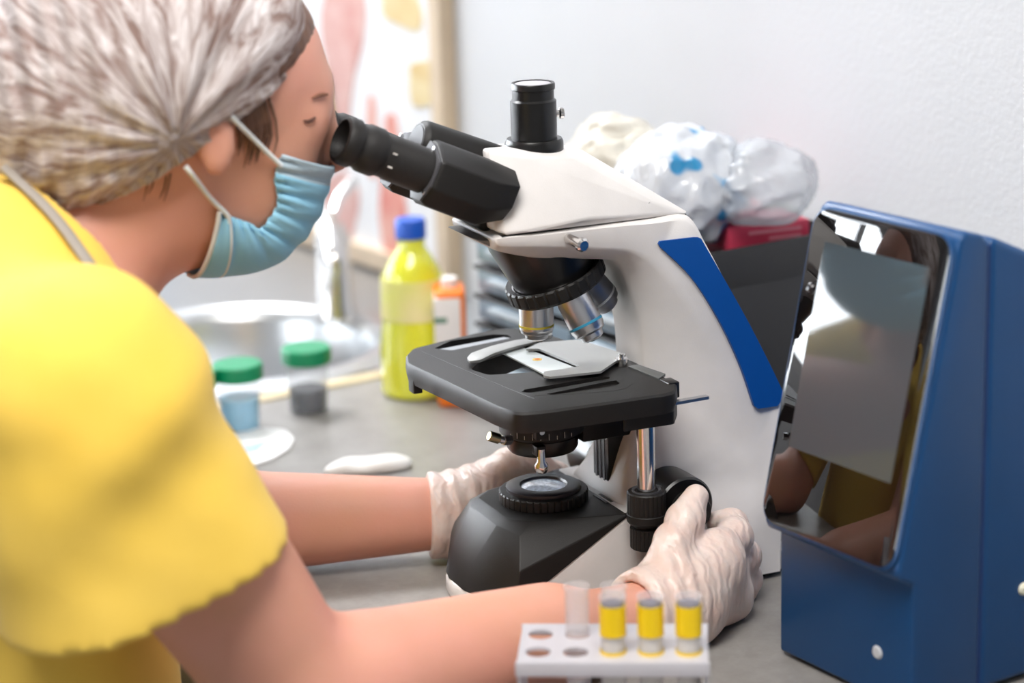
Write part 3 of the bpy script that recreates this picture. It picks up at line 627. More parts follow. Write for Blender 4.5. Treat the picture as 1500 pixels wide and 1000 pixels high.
# ================================================================== test tube rack and tubes
RZ = .075
pa, pb = onz(757, 940, RZ), onz(1040, 940, RZ); ra_ = math.atan2(pb.y-pa.y, pb.x-pa.x); rc = (onz(752, 972, RZ)+onz(1040, 912, RZ))/2
rk = thing('test_tube_rack', 'translucent white plastic test tube rack in front of the gloved hand', 'rack', (rc.x, rc.y, 0), ra_)
RP_ = mat('frosted_plastic', (232, 230, 238), .35, alpha=.80, trans=.2, vary=.01)
RW, RD = .0645, .033; cols = [-.051+.0256*i for i in range(5)]; rows = [-.0155, .0155]
def rack_plate(z0, z1, hr, nm):
    bm = bmesh.new(); cell = .0256/2
    xs = [-RW]+[c-cell*.93 for c in cols]+[RW]
    # holed plate: each cell is a square-to-circle patch, top and bottom, with a bore wall
    def strip(x0, x1, y0, y1):
        box(x0, x1, y0, y1, z0, z1, bm)
    n = 24
    for c in cols:
        for r_ in rows:
            rt, rbm, it, ib = [], [], [], []
            for i in range(n):
                a = 2*pi*i/n; k = 1/max(abs(cos(a)), abs(sin(a))); hx_, hy_ = cell, .0155
                x = c+max(-hx_, min(hx_, cos(a)*k*hx_)); y = r_+max(-hy_, min(hy_, sin(a)*k*hy_))
                rt.append(bm.verts.new((x, y, z1))); rbm.append(bm.verts.new((x, y, z0))); it.append(bm.verts.new((c+cos(a)*hr, r_+sin(a)*hr, z1))); ib.append(bm.verts.new((c+cos(a)*hr, r_+sin(a)*hr, z0)))
            for i in range(n):
                j = (i+1) % n; bm.faces.new((rt[i], rt[j], it[j], it[i])); bm.faces.new((rbm[j], rbm[i], ib[i], ib[j])); bm.faces.new((it[i], it[j], ib[j], ib[i]))
    strip(-RW, cols[0]-cell, -RD, RD); strip(cols[-1]+cell, RW, -RD, RD); strip(cols[0]-cell, cols[-1]+cell, -RD, -.031); strip(cols[0]-cell, cols[-1]+cell, .031, RD)
    return obj(nm, bm, RP_, rk)
rack_plate(RZ-.0025, RZ, .0088, 'top_plate'); rack_plate(.022, .0245, .0088, 'middle_plate')
obj('bottom_plate', box(-RW, RW, -RD, RD, 0, .003), RP_, rk, bevel=.001)
for s in (1, -1): obj('end_panel', prism([(-RD, .003), (RD, .003), (RD, RZ-.0025), (-RD, RZ-.0025)], s*RW-.0012*s-.0012, s*RW-.0012*s+.0012, 'x'), RP_, rk)
obj('front_lip', box(-RW-.001, RW+.001, -RD-.0025, -RD, RZ-.010, RZ+.0005), RP_, rk, bevel=.0008); obj('back_lip', box(-RW-.001, RW+.001, RD, RD+.0015, RZ-.008, RZ+.0005), RP_, rk, bevel=.0006)
TG = mat('clear_tube', (245, 240, 242), .06, vary=0, alpha=.28, spec=.8); YL = mat('yellow_label', (255, 214, 10), .45, vary=.01); NV = mat('dark_liquid', (46, 52, 84), .2); WL = mat('white_gel', (246, 244, 236), .4)
Rm = Matrix.Translation((rc.x, rc.y, 0)) @ Matrix.Rotation(ra_, 4, 'Z')
def test_tube(c, r_, label, kind, zt, name='test_tube'):
    p = Rm @ Vector((cols[c], rows[r_], .0032)); t = thing('test_tube', label, 'test tube', p, 0, 'tubes in the rack')
    R_ = .0086; h = zt-.0032
    obj('glass_wall', lathe([(0, 0), (R_*.5, .001), (R_*.85, .0035), (R_, .008), (R_, h-.003), (R_+.0007, h-.002), (R_+.0007, h), (R_-.0007, h), (R_-.0009, .008), (R_*.7, .0035), (0, .0015)], 32), TG, t)
    if kind:
        obj('label_band', lathe([(R_+.0001, RZ+.010), (R_+.0004, RZ+.010), (R_+.0004, RZ+.0315), (R_+.0001, RZ+.0315)], 32), YL, t)
        obj('liquid', lathe([(0, RZ+.029), (R_-.001, RZ+.029), (R_-.001, RZ+.0325), (0, RZ+.0325)], 32), NV, t)
        obj('label_refraction', lathe([(R_+.0001, RZ-.0062), (R_+.0004, RZ-.0062), (R_+.0004, RZ-.001), (R_+.0001, RZ-.001)], 32), YL, t)  # yellow band painted in for the label's refraction inside the rack hole
        obj('gel', lathe([(0, .003), (R_*.8, .005), (R_-.001, .009), (R_-.001, RZ+.0095), (0, RZ+.0095)], 32), WL, t)
    return t
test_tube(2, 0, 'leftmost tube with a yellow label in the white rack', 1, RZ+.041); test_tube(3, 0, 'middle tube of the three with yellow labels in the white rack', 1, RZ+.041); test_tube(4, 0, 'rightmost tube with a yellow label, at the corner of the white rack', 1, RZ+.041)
test_tube(1, 1, 'empty clear tube farthest left in the white rack', 0, RZ+.036); test_tube(2, 1, 'clear tube standing behind the leftmost yellow labelled tube', 0, RZ+.036)
# ================================================================== things behind on the worktop
def cup(px, py, label, liquid, lh, scale=1.0):
    p = onz(px, py, 0); c = thing('specimen_cup', label, 'specimen cup', p, 0, 'green lidded specimen cups')
    R_ = .0235*scale; H_ = .062*scale
    b_ = obj('cup_body', lathe([(0, 0), (R_-.004, 0), (R_-.003, .0015), (R_, H_*.98), (R_-.001, H_), (R_-.0015, H_*.97), (R_-.004, .003), (0, .002)], 40), mat('cup_plastic', (225, 232, 240), .15, alpha=.12, vary=0), c)
    obj('liquid', lathe([(0, .003), (R_-.0048, .003), (R_-.0048+.002*lh/H_, lh), (0, lh)], 40), liquid, c)
    obj('lid', lathe([(0, H_-.008), (R_+.0015, H_-.008), (R_+.0025, H_-.007), (R_+.0025, H_+.006), (R_+.001, H_+.008), (0, H_+.0085)], 96, lobes=32, lobe_depth=.0004, lobe_range=(2, 3)), mat('lid_green', (0, 132, 86), .4), c)
    return c
cup(353, 628, 'specimen cup of pale blue liquid with a green lid, beside the paper packet', mat('liquid_pale_blue', (130, 195, 225), .15, vary=.01), .034)
cup(453, 602, 'specimen cup of near black liquid with a green lid', mat('liquid_black', (30, 30, 42), .15), .026)
cup(285, 640, 'specimen cup with green lid half hidden behind the yellow sleeve', mat('liquid_pale_blue', (130, 195, 225), .15), .03)
bt_p = onz(611, 574, 0)
bt = thing('detergent_bottle', 'clear bottle of yellow detergent with a blue cap', 'bottle', bt_p)
BY = mat('yellow_detergent', (232, 228, 40), .12, vary=.02, scale=12, rgb2=(222, 232, 90), coat=.5)
obj('bottle_body', lathe([(0, 0), (.034, 0), (.0375, .004), (.0375, .05), (.034, .085), (.033, .11), (.030, .135), (.020, .152), (.0145, .160), (.0145, .172), (0, .172)], 48), BY, bt)
obj('bottle_label', lathe([(.0345, .085), (.0352, .085), (.0338, .128), (.0328, .128)], 48), mat('label_peach', (240, 226, 170), .5, rgb2=(220, 225, 110), scale=15), bt)
obj('cap', lathe([(0, .170), (.0165, .170), (.0165, .187), (.015, .190), (0, .190)], 32), mat('cap_blue', (20, 84, 190), .4), bt)
op = onz(664, 588, 0)
ob = thing('orange_bottle', 'orange and white carton bottle between the yellow bottle and the drawers', 'bottle', op, radians(-30))
OR = mat('orange_plastic', (250, 128, 30), .4)
obj('bottle_body', prism(rounded([(-.016, -.024), (.016, -.024), (.016, .024), (-.016, .024)], .008), 0, .125), OR, ob, bevel=.005, seg=3)
obj('label', box(-.0168, .0105, -.0248, .0248, .035, .118), mat('label_white', (236, 232, 230), .5), ob, bevel=.001)
obj('label_band', box(-.0171, -.004, -.0251, .0251, .092, .098), mat('label_green_print', (100, 140, 120), .5), ob)
obj('bottle_cap', cyl((0, 0, .124), (0, 0, .135), .009, 24, ch=.001), mat('label_white', (236, 232, 230), .5), ob)
# drawer unit with an open tray on top
DX, DY0, DY1, DZ = 1.207, 1.58, 1.925, .185
du = thing('drawer_unit', 'black desktop drawer unit with grey translucent drawers against the wall', 'drawer unit', (DX+.10, (DY0+DY1)/2, 0))
DB = mat('unit_black', (36, 36, 38), .5, bump=.1, bscale=500); DG = mat('drawer_grey', (112, 134, 152), .35, rgb2=(136, 156, 172), scale=9)
hy = (DY1-DY0)/2; hx2 = .10
obj('body', box(-hx2+.012, hx2, -hy, hy, 0, DZ), DB, du, bevel=.002)
for (a, b, c, d) in ((-hx2, hx2, -hy, -hy+.004), (-hx2, hx2, hy-.004, hy), (-hx2, -hx2+.004, -hy+.004, hy-.004), (hx2-.004, hx2, -hy+.004, hy-.004)): obj('tray_side', box(a, b, c, d, DZ-.001, DZ+.036), DB, du, bevel=.001)
for z0 in range(6):
    for y0 in range(2):
        ya = -hy+.006+y0*(hy-.003); z_ = .004+z0*.0302
        dr = obj('drawer', box(-hx2-.001, -hx2+.012, ya, ya+hy-.010, z_+.006, z_+.0285), DG, du, bevel=.0015)
        obj('drawer_pull', box(-hx2-.010, -hx2-.001, ya+.03, ya+hy-.04, z_+.019, z_+.0225), mat('pull_pale', (190, 200, 208), .35), dr)
for k in range(7): obj('shelf_edge', box(-hx2-.002, -hx2+.012, -hy, hy, .0035+k*.0302-.003, .0035+k*.0302+.001), DB, du)
# carton boxes lying in the tray and the film bags on top
PK = mat('carton_pink', (222, 70, 100), .5, vary=.02); PKL = mat('carton_print', (240, 150, 165), .5)
def carton(px, py, z, L, W_, H_, rot, m, label, pr_=True, tilt=0):
    p = onz(px, py, z); t = thing('carton', label, 'carton', p, rot); t.rotation_euler = (tilt, 0, rot)
    obj('box_body', box(-L/2, L/2, -W_/2, W_/2, 0, H_), m, t, bevel=.0008)
    if pr_:
        obj('print_line', box(-L*.25, L*.40, -W_/2-.0003, -W_/2+.001, H_*.60, H_*.74), PKL, t); obj('print_line', box(L*.0, L*.40, -W_/2-.0003, -W_/2+.001, H_*.30, H_*.42), PKL, t)
    return t
c1 = carton(1105, 352, DZ+.0225, .085, .06, .022, radians(-12), PK, 'pink carton nearest the camera on the black drawer unit')
c2 = carton(1075, 352, DZ+.0005, .10, .13, .020, radians(-20), mat('carton_pale', (228, 205, 208), .5), 'pale carton under the pink carton on the black drawer unit', False)
c3 = carton(1050, 318, DZ+.0225, .08, .05, .016, radians(-25), mat('carton_red', (214, 84, 104), .5), 'red carton lying behind the pink one', False)
c4 = carton(1110, 322, DZ+.0225, .075, .035, .010, radians(-12), mat('carton_green', (120, 140, 112), .5), 'flat green carton between the pink cartons', False)
# crumpled film bags
FILM = mat('clear_film', (206, 211, 218), .22, alpha=.6, vary=.03, bump=.5, bscale=60, coat=.4); FILM2 = mat('cream_film', (200, 194, 180), .3, alpha=.9, rgb2=(222, 218, 208), scale=30, bump=.5, bscale=60)
def crumpled(name, c, r, label, m, seed, R=None):
    t = thing(name, label, 'bag', (c[0], c[1], c[2]-r[2]))
    f0 = ell((0, 0, r[2]), r, R)
    def f(P): return f0(P)+.014*np.abs(vnoise(P, 45, seed))-.009+.010*np.abs(vnoise(P, 90, seed+1))+.006*np.abs(vnoise(P, 190, seed+2))
    o = organic('film', lambda P: smax(f(P), -P[:, 2]+.001, .004), (-.2, -.2, -.01), (.2, .2, 2*r[2]+.03), .004, m, t); return t
FB = mat('printed_film', (204, 209, 218), .25, alpha=.93, rgb2=(222, 226, 232), scale=30, bump=.5, bscale=60, coat=.4)
_nt = FB.node_tree; _n = _nt.nodes.new('ShaderNodeTexNoise'); _n.inputs['Scale'].default_value = 22; _n.inputs['Detail'].default_value = 1; _tc = _nt.nodes['Texture Coordinate']; _nt.links.new(_tc.outputs['Object'], _n.inputs['Vector'])
_r = _nt.nodes.new('ShaderNodeValToRGB'); _r.color_ramp.elements[0].position = .60; _r.color_ramp.elements[1].position = .64; _nt.links.new(_n.outputs['Fac'], _r.inputs[0])
_m = _nt.nodes.new('ShaderNodeMixRGB'); _src = _nt.nodes['Principled BSDF'].inputs['Base Color'].links[0].from_socket; _nt.links.new(_r.outputs[0], _m.inputs[0]); _nt.links.new(_src, _m.inputs[1]); _m.inputs[2].default_value = (*s2l((50, 150, 205)), 1); _nt.links.new(_m.outputs[0], _nt.nodes['Principled BSDF'].inputs['Base Color'])
crumpled('film_bag', onz(900, 250, DZ+.085), (.046, .055, .052), 'crumpled cream plastic bag farthest back on the drawer unit', FILM2, 8)
crumpled('film_bag', onz(1000, 274, DZ+.080), (.066, .052, .055), 'crumpled white plastic bag with blue print on the drawer unit', FB, 3)
crumpled('film_bag', onz(1118, 270, DZ+.083), (.053, .042, .037), 'crumpled clear plastic bag behind the pink carton', FILM, 5)
# loose papers and a crumpled glove lying on the worktop
pk = onz(372, 660, 0)
pp = thing('paper_packet', 'flat white paper packet with a pale blue print beside the blue cup', 'packet', pk, 0)
out = [(300, 655), (335, 640), (385, 629), (418, 632), (431, 645), (424, 660), (398, 676), (352, 690), (318, 690), (296, 680)]
def rel(pts, o): return [((onz(x, y, 0)-o).x, (onz(x, y, 0)-o).y) for x, y in pts]
obj('paper', prism(rounded(rel(out, pk), .006), .0003, .0028), mat('packet_paper', (236, 236, 236), .6, bump=.2, bscale=60), pp, bevel=.0008)
for k in range(3): obj('print_band', prism(rel([(330+k*3, 662+k*5), (392-k*6, 650+k*5), (393-k*6, 653+k*5), (331+k*3, 665+k*5)], pk), .0027, .0030), mat('packet_blue_print', (150, 178, 215), .6), pp)
gk = onz(540, 688, 0)
gl_ = thing('spare_glove', 'white crumpled spare glove lying behind the bare forearm', 'glove', gk, 0)
ff = sunion([ell((0, 0, .004), (.025, .017, .009)), ell((.022, -.012, .004), (.018, .012, .008)), ell((-.026, .008, .004), (.016, .010, .007))], .012)
organic('latex', lambda P: smax(ff(P)+.002*vnoise(P, 120, 2), -P[:, 2]+.0004, .001), (-.06, -.05, -.001), (.06, .05, .03), .0022, mat('latex_white', (236, 234, 230), .5), gl_)
# ================================================================== the seated technician (built in the microscope frame)
pe = thing('person', 'person in a yellow short sleeved top, hair cap and blue mask looking into the microscope', 'person', MO, MA)
SKIN = mat('skin', (214, 156, 130), .5, scale=14, rgb2=(222, 158, 140), bump=.06, bscale=500, sss=.12)
def V3(x, y, v): p = mv(x, y, v); return (p.x, p.y, p.z)
# joints
shR, elR, wrR = V3(118, 565, -.195), V3(450, 1035, -.205), V3(945, 902, -.155)
shL, elL, wrL = V3(90, 560, .17), V3(285, 768, .165), V3(648, 752, .105)
neck0, neck1 = V3(70, 410, -.005), V3(225, 270, 0)
skull = [ell(V3(258, 118, 0), (.106, .074, .092)), ell(V3(385, 100, 0), (.040, .052, .052)), ell(V3(368, 210, 0), (.048, .051, .060)), ell(V3(352, 312, 0), (.040, .042, .036)),
         ell(V3(300, 285, 0), (.045, .049, .045)), ell(V3(398, 245, -.030), (.024, .018, .030)), ell(V3(398, 245, .030), (.024, .018, .030)),
         cap(V3(474, 168, 0), V3(490, 232, 0), .007, .011), ell(V3(444, 128, 0), (.014, .036, .014)), ell(V3(448, 180, -.032), (.011, .013, .010)), ell(V3(448, 180, .032), (.011, .013, .010))]
head_f = sunion(skull, .022)
neck_f = cap(neck0, neck1, .066, .054)
ear = [ell(V3(316, 208, -.080), (.014, .007, .026), None), ell(V3(316, 208, .080), (.014, .007, .026), None)]
armR = chain([shR, elR, wrR], [.067, .047, .027]); armR2 = [cap(V3(560, 985, -.205), V3(800, 925, -.175), .042, .032)]
armL = chain([shL, elL, wrL], [.055, .047, .030])
# hands
def hand_parts(j):
    fs = []
    for pts, rs in j: fs += [cap(pts[i], pts[i+1], rs[i], rs[i+1]) for i in range(len(pts)-1)]
    return fs
RH_palm = [cap(V3(962, 888, -.152), V3(1040, 838, -.135), .028, .024), cap(V3(975, 900, -.150), V3(1062, 872, -.122), .024, .022), cap(V3(985, 868, -.150), V3(1050, 812, -.130), .022, .017)]
RH_f = [([V3(975, 860, -.150), V3(984, 800, -.137), V3(1004, 762, -.124), V3(1019, 728, -.114)], [.021, .0135, .0125, .0090]),          # thumb
        ([V3(1044, 812, -.130), V3(1076, 786, -.112), V3(1072, 768, -.090), V3(1052, 765, -.078)], [.0145, .0125, .0105, .0085]),         # index
        ([V3(1058, 840, -.122), V3(1088, 815, -.100), V3(1080, 795, -.080), V3(1055, 790, -.072)], [.0145, .0125, .0105, .0085]),
        ([V3(1066, 865, -.116), V3(1090, 848, -.092), V3(1078, 832, -.076), V3(1055, 828, -.072)], [.014, .012, .010, .008]),
        ([V3(1062, 888, -.112), V3(1080, 876, -.092), V3(1070, 864, -.080), V3(1052, 860, -.074)], [.0125, .0105, .009, .0075])]
LH_palm = [cap(V3(655, 748, .105), V3(735, 712, .100), .029, .026), cap(V3(660, 770, .105), V3(740, 745, .100), .024, .022)]
LH_f = [([V3(705, 715, .095), V3(748, 682, .092), V3(780, 676, .090), V3(806, 690, .088)], [.018, .0135, .0115, .009]),
        ([V3(740, 700, .105), V3(786, 690, .105), V3(815, 698, .100), V3(835, 712, .098)], [.015, .0125, .0105, .0085]),
        ([V3(745, 722, .108), V3(790, 715, .108), V3(822, 725, .104), V3(835, 745, .100)], [.0145, .0125, .0105, .0085]),
        ([V3(745, 742, .108), V3(786, 742, .108), V3(812, 752, .104), V3(825, 768, .100)], [.014, .012, .010, .008]),
        ([V3(738, 760, .105), V3(772, 764, .105), V3(792, 772, .102), V3(802, 784, .100)], [.0125, .0105, .009, .0075])]
handR = sunion([sunion(RH_palm, .02)]+hand_parts(RH_f), .008); handL = sunion([sunion(LH_palm, .02)]+hand_parts(LH_f), .008)
torso = [cap(V3(40, 530, 0), V3(30, 1050, 0), .075, .090, ((0, 1, 0), .60)), cap(shR, V3(120, 540, .17), .050, .050)]
arm_f = sunion(armR+armR2+armL, .03)
def body_f(P):
    hd = sunion([head_f, neck_f], .035)(P); hd = sunion([lambda Q: hd]+ear, .008)(P)
    tr = sunion(torso, .05)(P); am = arm_f(P); d = sunion([lambda Q: tr, lambda Q: am, lambda Q: hd], .03)(P)
    hr = handR(P)+.0022; hl = handL(P)+.0022
    d = sunion([lambda Q: d0, lambda Q: hr, lambda Q: hl], .012)(P) if False else np.minimum(d, np.minimum(hr, hl))
    return smax(d, -P[:, 2]+.0005, .004)
LO, HI = (-.72, -.30, -.001), (.19, .26, .60)
organic('body', body_f, LO, HI, .0042, SKIN, pe, smooth=2)
def face_f(P): return sunion([head_f, neck_f], .035)(P)
def HT(x, y, off=.0008, v=-.05): return hit(x, y, face_f, v, off)
# gloves
GL = mat('latex_glove', (232, 216, 208), .38, scale=40, rgb2=(226, 196, 184), bump=.25, bscale=70, sss=.1)
_nt = GL.node_tree; _w = _nt.nodes.new('ShaderNodeTexWave'); _w.inputs['Scale'].default_value = 38; _w.inputs['Distortion'].default_value = 9; _w.inputs['Detail'].default_value = 3; _w.inputs['Detail Scale'].default_value = 1.2
_nt.links.new(_nt.nodes['Texture Coordinate'].outputs['Object'], _w.inputs['Vector']); _b = _nt.nodes.new('ShaderNodeBump'); _b.inputs['Strength'].default_value = .35; _b.inputs['Distance'].default_value = .0015
_nt.links.new(_w.outputs['Fac'], _b.inputs['Height']); _nt.links.new(_nt.nodes['Bump'].outputs['Normal'], _b.inputs['Normal']); _nt.links.new(_b.outputs['Normal'], _nt.nodes['Principled BSDF'].inputs['Normal'])
def glove(hf, wr, el, name, extra, lo, hi, seed, flen):
    d = Vector(wr)-Vector(el); d.normalize(); w0 = Vector(wr)-d*.012
    cuff = cap(tuple(Vector(wr)-d*.03), tuple(Vector(wr)+d*.04), .0325, .0285)
    inner = cap(tuple(Vector(wr)-d*.08), tuple(Vector(wr)+d*.0), .0300, .0270)
    pl = plane(tuple(w0), tuple(-d)); dd = np.array(d, np.float32); w0a = np.array(w0, np.float32)
    def f(P):
        a = sunion([hf, cuff], .015)(P)-.0012
        al = (P-w0a) @ dd
        wr_ = np.exp(-((al-.02)/.035)**2)
        a = a-.0009*wr_*np.sin(al*420+5*vnoise(P, 25, seed))-.0005*vnoise(P, 160, seed+2)-.0012*np.exp(-(al/.004)**2)
        a = smax(a, pl(P), .003); a = smax(a, -inner(P), .001); return smax(a, -P[:, 2]+.0003, .003)
    return organic('latex_glove', f, lo, hi, .0017, GL, pe)
glove(handR, wrR, V3(800, 925, -.175), 'r', None, (-.03, -.20, -.001), (.16, -.05, .125), 5, 0)
glove(handL, wrL, elL, 'l', None, (-.10, .05, -.001), (.07, .16, .115), 9, 0)
# yellow top: torso and sleeve, hollow at neck and cuffs
SHIRT = mat('yellow_cotton', (243, 202, 76), .8, scale=10, rgb2=(247, 208, 90), bump=.2, bscale=900, sheen=.15)
aR = Vector(elR)-Vector(shR); aR.normalize()
hemR = plane(tuple(mv(254, 824, -.205)), tuple((aR+Vector((-.28, .10, -.10))).normalized()))
sleeveR = sunion([cap(shR, V3(306, 900, -.205), .071, .076), cap(V3(80, 620, -.215), V3(165, 960, -.225), .060, .070)], .03); slR_in = sunion([cap(shR, V3(400, 1010, -.205), .056, .058), cap(V3(90, 620, -.215), V3(190, 1060, -.225), .042, .048)], .03)
aL = (Vector(elL)-Vector(shL)).normalized(); sleeveL = cap(shL, tuple(Vector(shL)+aL*.2), .058, .060); hemL = plane(tuple(Vector(shL)+aL*.14), tuple(aL))
neck_cut = cap(V3(60, 420, -.004), V3(330, 190, 0), .0760, .085)
tor2 = sunion([cap(V3(30, 520, 0), V3(48, 1060, 0), .088, .108, ((0, 1, 0), .60)), cap(V3(112, 572, -.19), V3(30, 480, 0), .064, .062), cap(V3(30, 480, 0), V3(80, 560, .16), .062, .054), cap(V3(-20, 440, -.03), V3(-120, 640, -.03), .088, .11)], .05)
shb = np.array(shR, np.float32); aRn = np.array(aR, np.float32)
def shirt_f(P):
    s = smax(sleeveR(P), hemR(P), .002); s = smax(s, -slR_in(P)-.0 if False else np.where(hemR(P) > -.014, -slR_in(P), -1), .002)
    sl_ = smax(sleeveL(P), hemL(P), .004)
    t = tor2(P); h_ = np.maximum(.05-np.abs(t-s), 0)/.05; d = np.minimum(t, s)-h_*h_*.05*.25; d = np.minimum(d, sl_)
    al = (P-shb) @ aRn
    d = d-.0035*np.sin(al*70+5*vnoise(P, 9, 31))*np.exp(-((al-.03)/.06)**2)-(.0028*vnoise(P, 22, 12)+.0012*vnoise(P, 60, 13))*np.clip((-hemR(P)-.0)/.04, .25, 1)
    return smax(d, -neck_cut(P), .006)
organic('yellow_top', shirt_f, (-.74, -.33, -.06), (-.10, .29, .46), .0045, SHIRT, pe, smooth=1)
# collar trim
def tor_f(P): return tor2(P)-.001
ct = spline([hit(x, y, lambda P: smax(shirt_f(P), tor_f(P), .001), v, .003) for x, y, v in ((4, 244, -.05), (30, 268, -.055), (62, 298, -.06), (95, 336, -.07), (125, 378, -.07), (155, 420, -.07), (178, 458, -.06))], 5)
obj('collar_trim', tube([tuple(p) for p in ct], .0062, 8, flat=.5), mat('collar_grey', (158, 150, 142), .8), pe, ang=60)
# hair under the cap
HAIR = mat('brown_hair', (92, 62, 48), .5, rgb2=(130, 92, 70), scale=60)
hair_f = ell(V3(240, 112, 0), (.120, .084, .100))
bn = (Vector(V3(470, 38, 0))-Vector(V3(180, 245, 0))).normalized(); bnrm = Vector((-bn.z, 0, bn.x)); bnrm = bnrm if bnrm.z > 0 else -bnrm   # normal of the elastic band plane, towards the crown
bpn = plane(V3(330, 130, 0), tuple(-bnrm))
organic('hair', lambda P: smax(hair_f(P)-.0008*np.sin(P[:, 1]*800), bpn(P), .01), (-.46, -.12, .26), (-.10, .12, .60), .004, HAIR, pe)
bm = bmesh.new()
for k in range(40):
    t = k/39; x0 = 346+46*t+random.uniform(-4, 4); v0 = -.072+.006*t
    y0 = 178-20*t; e = random.uniform(.6, 1.25)
    tube([HT(x0, y0-14, .002), HT(x0+8*e, y0+18, .002), HT(x0+10*e, y0+38*e, .0015), HT(x0+4*e, y0+60*e, .001)], [.0012, .001, .0006, .0002], 5, bm)
for k in range(4):
    x0 = 225+random.uniform(-6, 34); y0 = 268+random.uniform(-6, 4)
    tube([HT(x0, y0-12, .001), HT(x0-4, y0+8, .001), HT(x0-10, y0+random.uniform(16, 30), .0005)], [.0006, .0005, .0002], 5, bm)
obj('hair_strands', bm, HAIR, pe, ang=0)['kind'] = 'stuff'
# cap of gathered nonwoven
CAPM = bpy.data.materials.new('nonwoven_cap'); CAPM.use_nodes = True; nt = CAPM.node_tree; N = nt.nodes; L_ = nt.links; b = N['Principled BSDF']
tc = N.new('ShaderNodeTexCoord'); 
gather = V3(252, 205, -.085)
mp = N.new('ShaderNodeVectorMath'); mp.operation = 'SUBTRACT'; mp.inputs[1].default_value = gather; L_.new(tc.outputs['Object'], mp.inputs[0])
sep = N.new('ShaderNodeSeparateXYZ'); L_.new(mp.outputs[0], sep.inputs[0]); at = N.new('ShaderNodeMath'); at.operation = 'ARCTAN2'; L_.new(sep.outputs['Z'], at.inputs[0]); L_.new(sep.outputs['X'], at.inputs[1])
ln = N.new('ShaderNodeVectorMath'); ln.operation = 'LENGTH'; L_.new(mp.outputs[0], ln.inputs[0])
cb = N.new('ShaderNodeCombineXYZ'); m1 = N.new('ShaderNodeMath'); m1.operation = 'MULTIPLY'; m1.inputs[1].default_value = 3.2; L_.new(at.outputs[0], m1.inputs[0]); L_.new(m1.outputs[0], cb.inputs[0])
m2 = N.new('ShaderNodeMath'); m2.operation = 'MULTIPLY'; m2.inputs[1].default_value = 9; L_.new(ln.outputs['Value'], m2.inputs[0]); L_.new(m2.outputs[0], cb.inputs[1]); L_.new(sep.outputs['Y'], cb.inputs[2])
n1 = N.new('ShaderNodeTexNoise'); n1.inputs['Scale'].default_value = 3.1; n1.inputs['Detail'].default_value = 6; n1.inputs['Roughness'].default_value = .62; n1.inputs['Distortion'].default_value = 1.1; L_.new(cb.outputs[0], n1.inputs['Vector'])
cr = N.new('ShaderNodeValToRGB'); cr.color_ramp.elements[0].position = .36; cr.color_ramp.elements[0].color = (*s2l((146, 120, 112)), 1); cr.color_ramp.elements[1].position = .66; cr.color_ramp.elements[1].color = (*s2l((230, 222, 222)), 1)
L_.new(n1.outputs['Fac'], cr.inputs[0]); L_.new(cr.outputs[0], b.inputs['Base Color'])
mr = N.new('ShaderNodeMapRange'); mr.inputs[1].default_value = .35; mr.inputs[2].default_value = .65; mr.inputs[3].default_value = .86; mr.inputs[4].default_value = .95; L_.new(n1.outputs['Fac'], mr.inputs[0]); L_.new(mr.outputs[0], b.inputs['Alpha'])
bp_ = N.new('ShaderNodeBump'); bp_.inputs['Strength'].default_value = .6; bp_.inputs['Distance'].default_value = .006; L_.new(n1.outputs['Fac'], bp_.inputs['Height']); L_.new(bp_.outputs[0], b.inputs['Normal']); b.inputs['Roughness'].default_value = .75
e1 = np.array(bn, np.float32); e3 = np.array(bnrm, np.float32); e2 = np.array((0, 1, 0), np.float32)
cc0 = Vector(V3(238, 133, 0))+bnrm*.020-bn*.006
Rc = np.stack([e1, e2, e3], 1); cap_e = ell(tuple(cc0), (.130, .102, .108), Rc)
ga = np.array(gather, np.float32)
bp2 = plane(V3(328, 139, 0), tuple(-bnrm))
cap_in = ell(tuple(cc0), (.127, .099, .105), Rc)
def capfold(P):
    q = P-ga; r_ = np.linalg.norm(q, axis=1); th = np.arctan2(q[:, 2], q[:, 0]); th2 = np.arctan2(q[:, 2]+.0, q[:, 0])
    amp = np.clip((.20-r_)/.20, 0, 1)*.0028*np.clip(r_/.03, 0, 1)
    left = np.clip((-.30-P[:, 0])/.08, 0, 1)
    return amp*np.sin(th*12+6*vnoise(P, 22, 3))+left*.0022*np.sin(P[:, 0]*420+6*vnoise(P, 16, 8))+.002*vnoise(P, 40, 17)+.0014*vnoise(P, 95, 19)
def cap_f(P):
    bd = bp2(P); edge = np.exp(-((bd+.006)/.010)**2)
    o = cap_e(P)-capfold(P)+.007*edge-.0015*np.sin(np.arctan2(P[:, 1], (P-np.array(cc0, np.float32)) @ e1)*60)*edge
    d = smax(o, bd, .006); return d
organic('hair_cap', cap_f, (-.50, -.14, .24), (-.09, .14, .62), .0028, CAPM, pe)
# eye, brow
DK = mat('lash_dark', (84, 52, 42), .6)
obj('eyelashes', tube([HT(445, 177), HT(451, 178), HT(457, 176), HT(462, 172)], [.0006, .0012, .0014, .0008], 6), DK, pe)
obj('eyebrow', tube([HT(458, 144), HT(466, 140), HT(473, 138), HT(479, 138)], [.0008, .0020, .0024, .0015], 6, flat=.6), mat('brow_brown', (120, 80, 62), .7), pe)
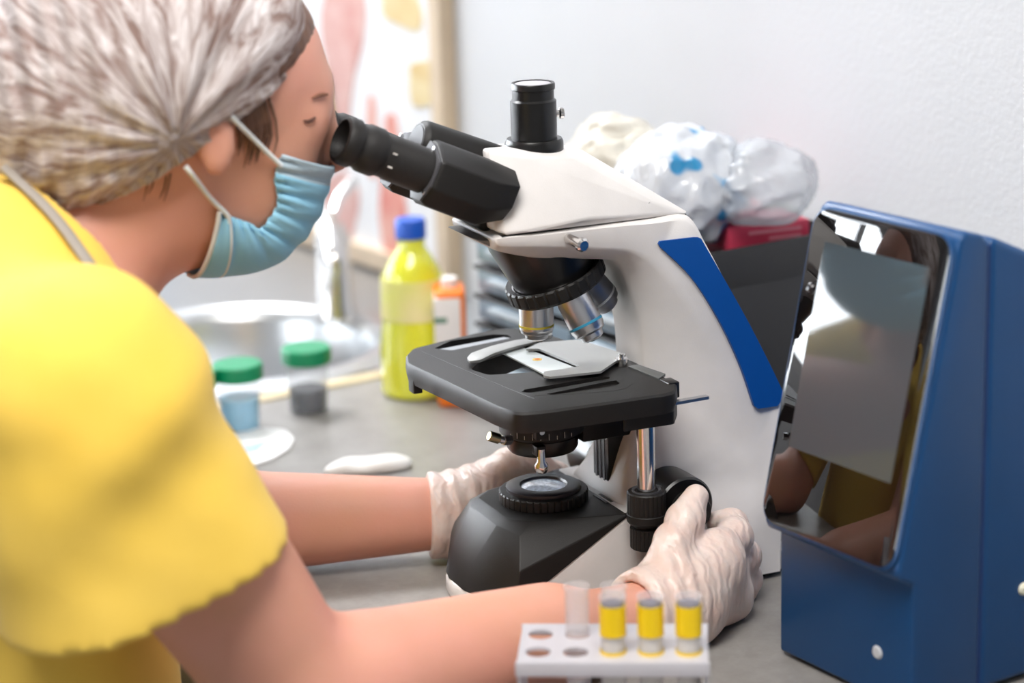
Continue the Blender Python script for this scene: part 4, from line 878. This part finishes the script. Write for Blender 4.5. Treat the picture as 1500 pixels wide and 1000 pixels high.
# surgical mask: grid patch from near edge, across the midline, to the far edge
MB_ = mat('mask_blue', (140, 202, 232), .75, scale=18, rgb2=(154, 210, 236), bump=.2, bscale=1200, sheen=.1); MB2 = mat('mask_pale', (176, 196, 208), .75)
side = [(413, 226), (406, 243), (402, 264), (406, 284), (405, 302), (394, 320), (381, 335), (366, 327), (350, 321), (336, 316), (320, 310)]
midl = [(480, 238), (477, 256), (471, 276), (464, 298), (453, 322), (438, 345), (420, 363), (392, 386), (352, 397), (312, 402), (276, 402)]
sv = [-.052, -.054, -.056, -.057, -.058, -.058, -.057, -.058, -.060, -.060, -.060]
NB, NA_ = 41, 12; S2 = spline([HT(x, y, .0025, v) for (x, y), v in zip(side, sv)], 4); M2_ = spline([V3(x, y, 0) for x, y in midl], 4)
def pleat(i): return 0
verts = []; 
for sg in (1, -1):
    for i in range(NB):
        s_, m_ = S2[i], M2_[i]
        for k in range(NA_+1):
            t = k/NA_; a = t*pi/2; # quarter ellipse from side (t=0) to midline (t=1)
            p = Vector((s_.x+(m_.x-s_.x)*sin(a)**1.0, s_.y*cos(a)**.9, s_.z+(m_.z-s_.z)*sin(a)))
            p.y *= 1; ridge = .0016*sin(i*pi*2/6)*sin(pi*t)+.0022*sin(i*2.1+k*.35)*(1-t)**2
            nrm = Vector((sin(a)*.6, -cos(a), -.3*sin(a))); p += nrm*ridge; verts.append((p.x, p.y*sg, p.z))
faces = []
for h_ in range(2):
    for i in range(NB-1):
        for k in range(NA_):
            a = h_*NB*(NA_+1)+i*(NA_+1)+k; faces.append((a, a+1, a+NA_+2, a+NA_+1))
mk = obj('face_mask', (verts, faces), [MB_, MB2], pe, ang=80)
md = mk.modifiers.new('t', 'SOLIDIFY'); md.thickness = .0014; md.offset = 0
for p in mk.data.polygons:
    i = (p.index % ((NB-1)*NA_))//NA_; p.material_index = 1 if i < 6 else 0
me = bake(mk); mk.modifiers.clear(); mk.data = me
hem = mat('mask_hem', (228, 232, 232), .7)
def rowline(i, n0=0, n1=NA_): return [verts[i*(NA_+1)+k] for k in range(n0, n1+1)]
obj('hem', tube([(x, y-.0008, z) for x, y, z in rowline(NB-1)], .0018, 6), hem, mk, ang=80); obj('hem', tube([(x, y-.0008, z) for x, y, z in rowline(NB-5)], .0009, 6), hem, mk, ang=80)
obj('nose_wire', tube([(x, y-.0006, z) for x, y, z in rowline(5)], .0008, 6), MB2, mk, ang=80)
obj('ear_loop', tube(spline([V3(322, 150, -.086), V3(338, 170, -.086), HT(375, 207, .006), HT(412, 243, .004)], 6), .0019, 8), hem, mk, ang=80)
obj('ear_loop', tube(spline([V3(272, 244, -.086), V3(282, 257, -.084), HT(308, 290, .005), HT(332, 314, .004), HT(336, 326, .004)], 6), .0019, 8), hem, mk, ang=80)
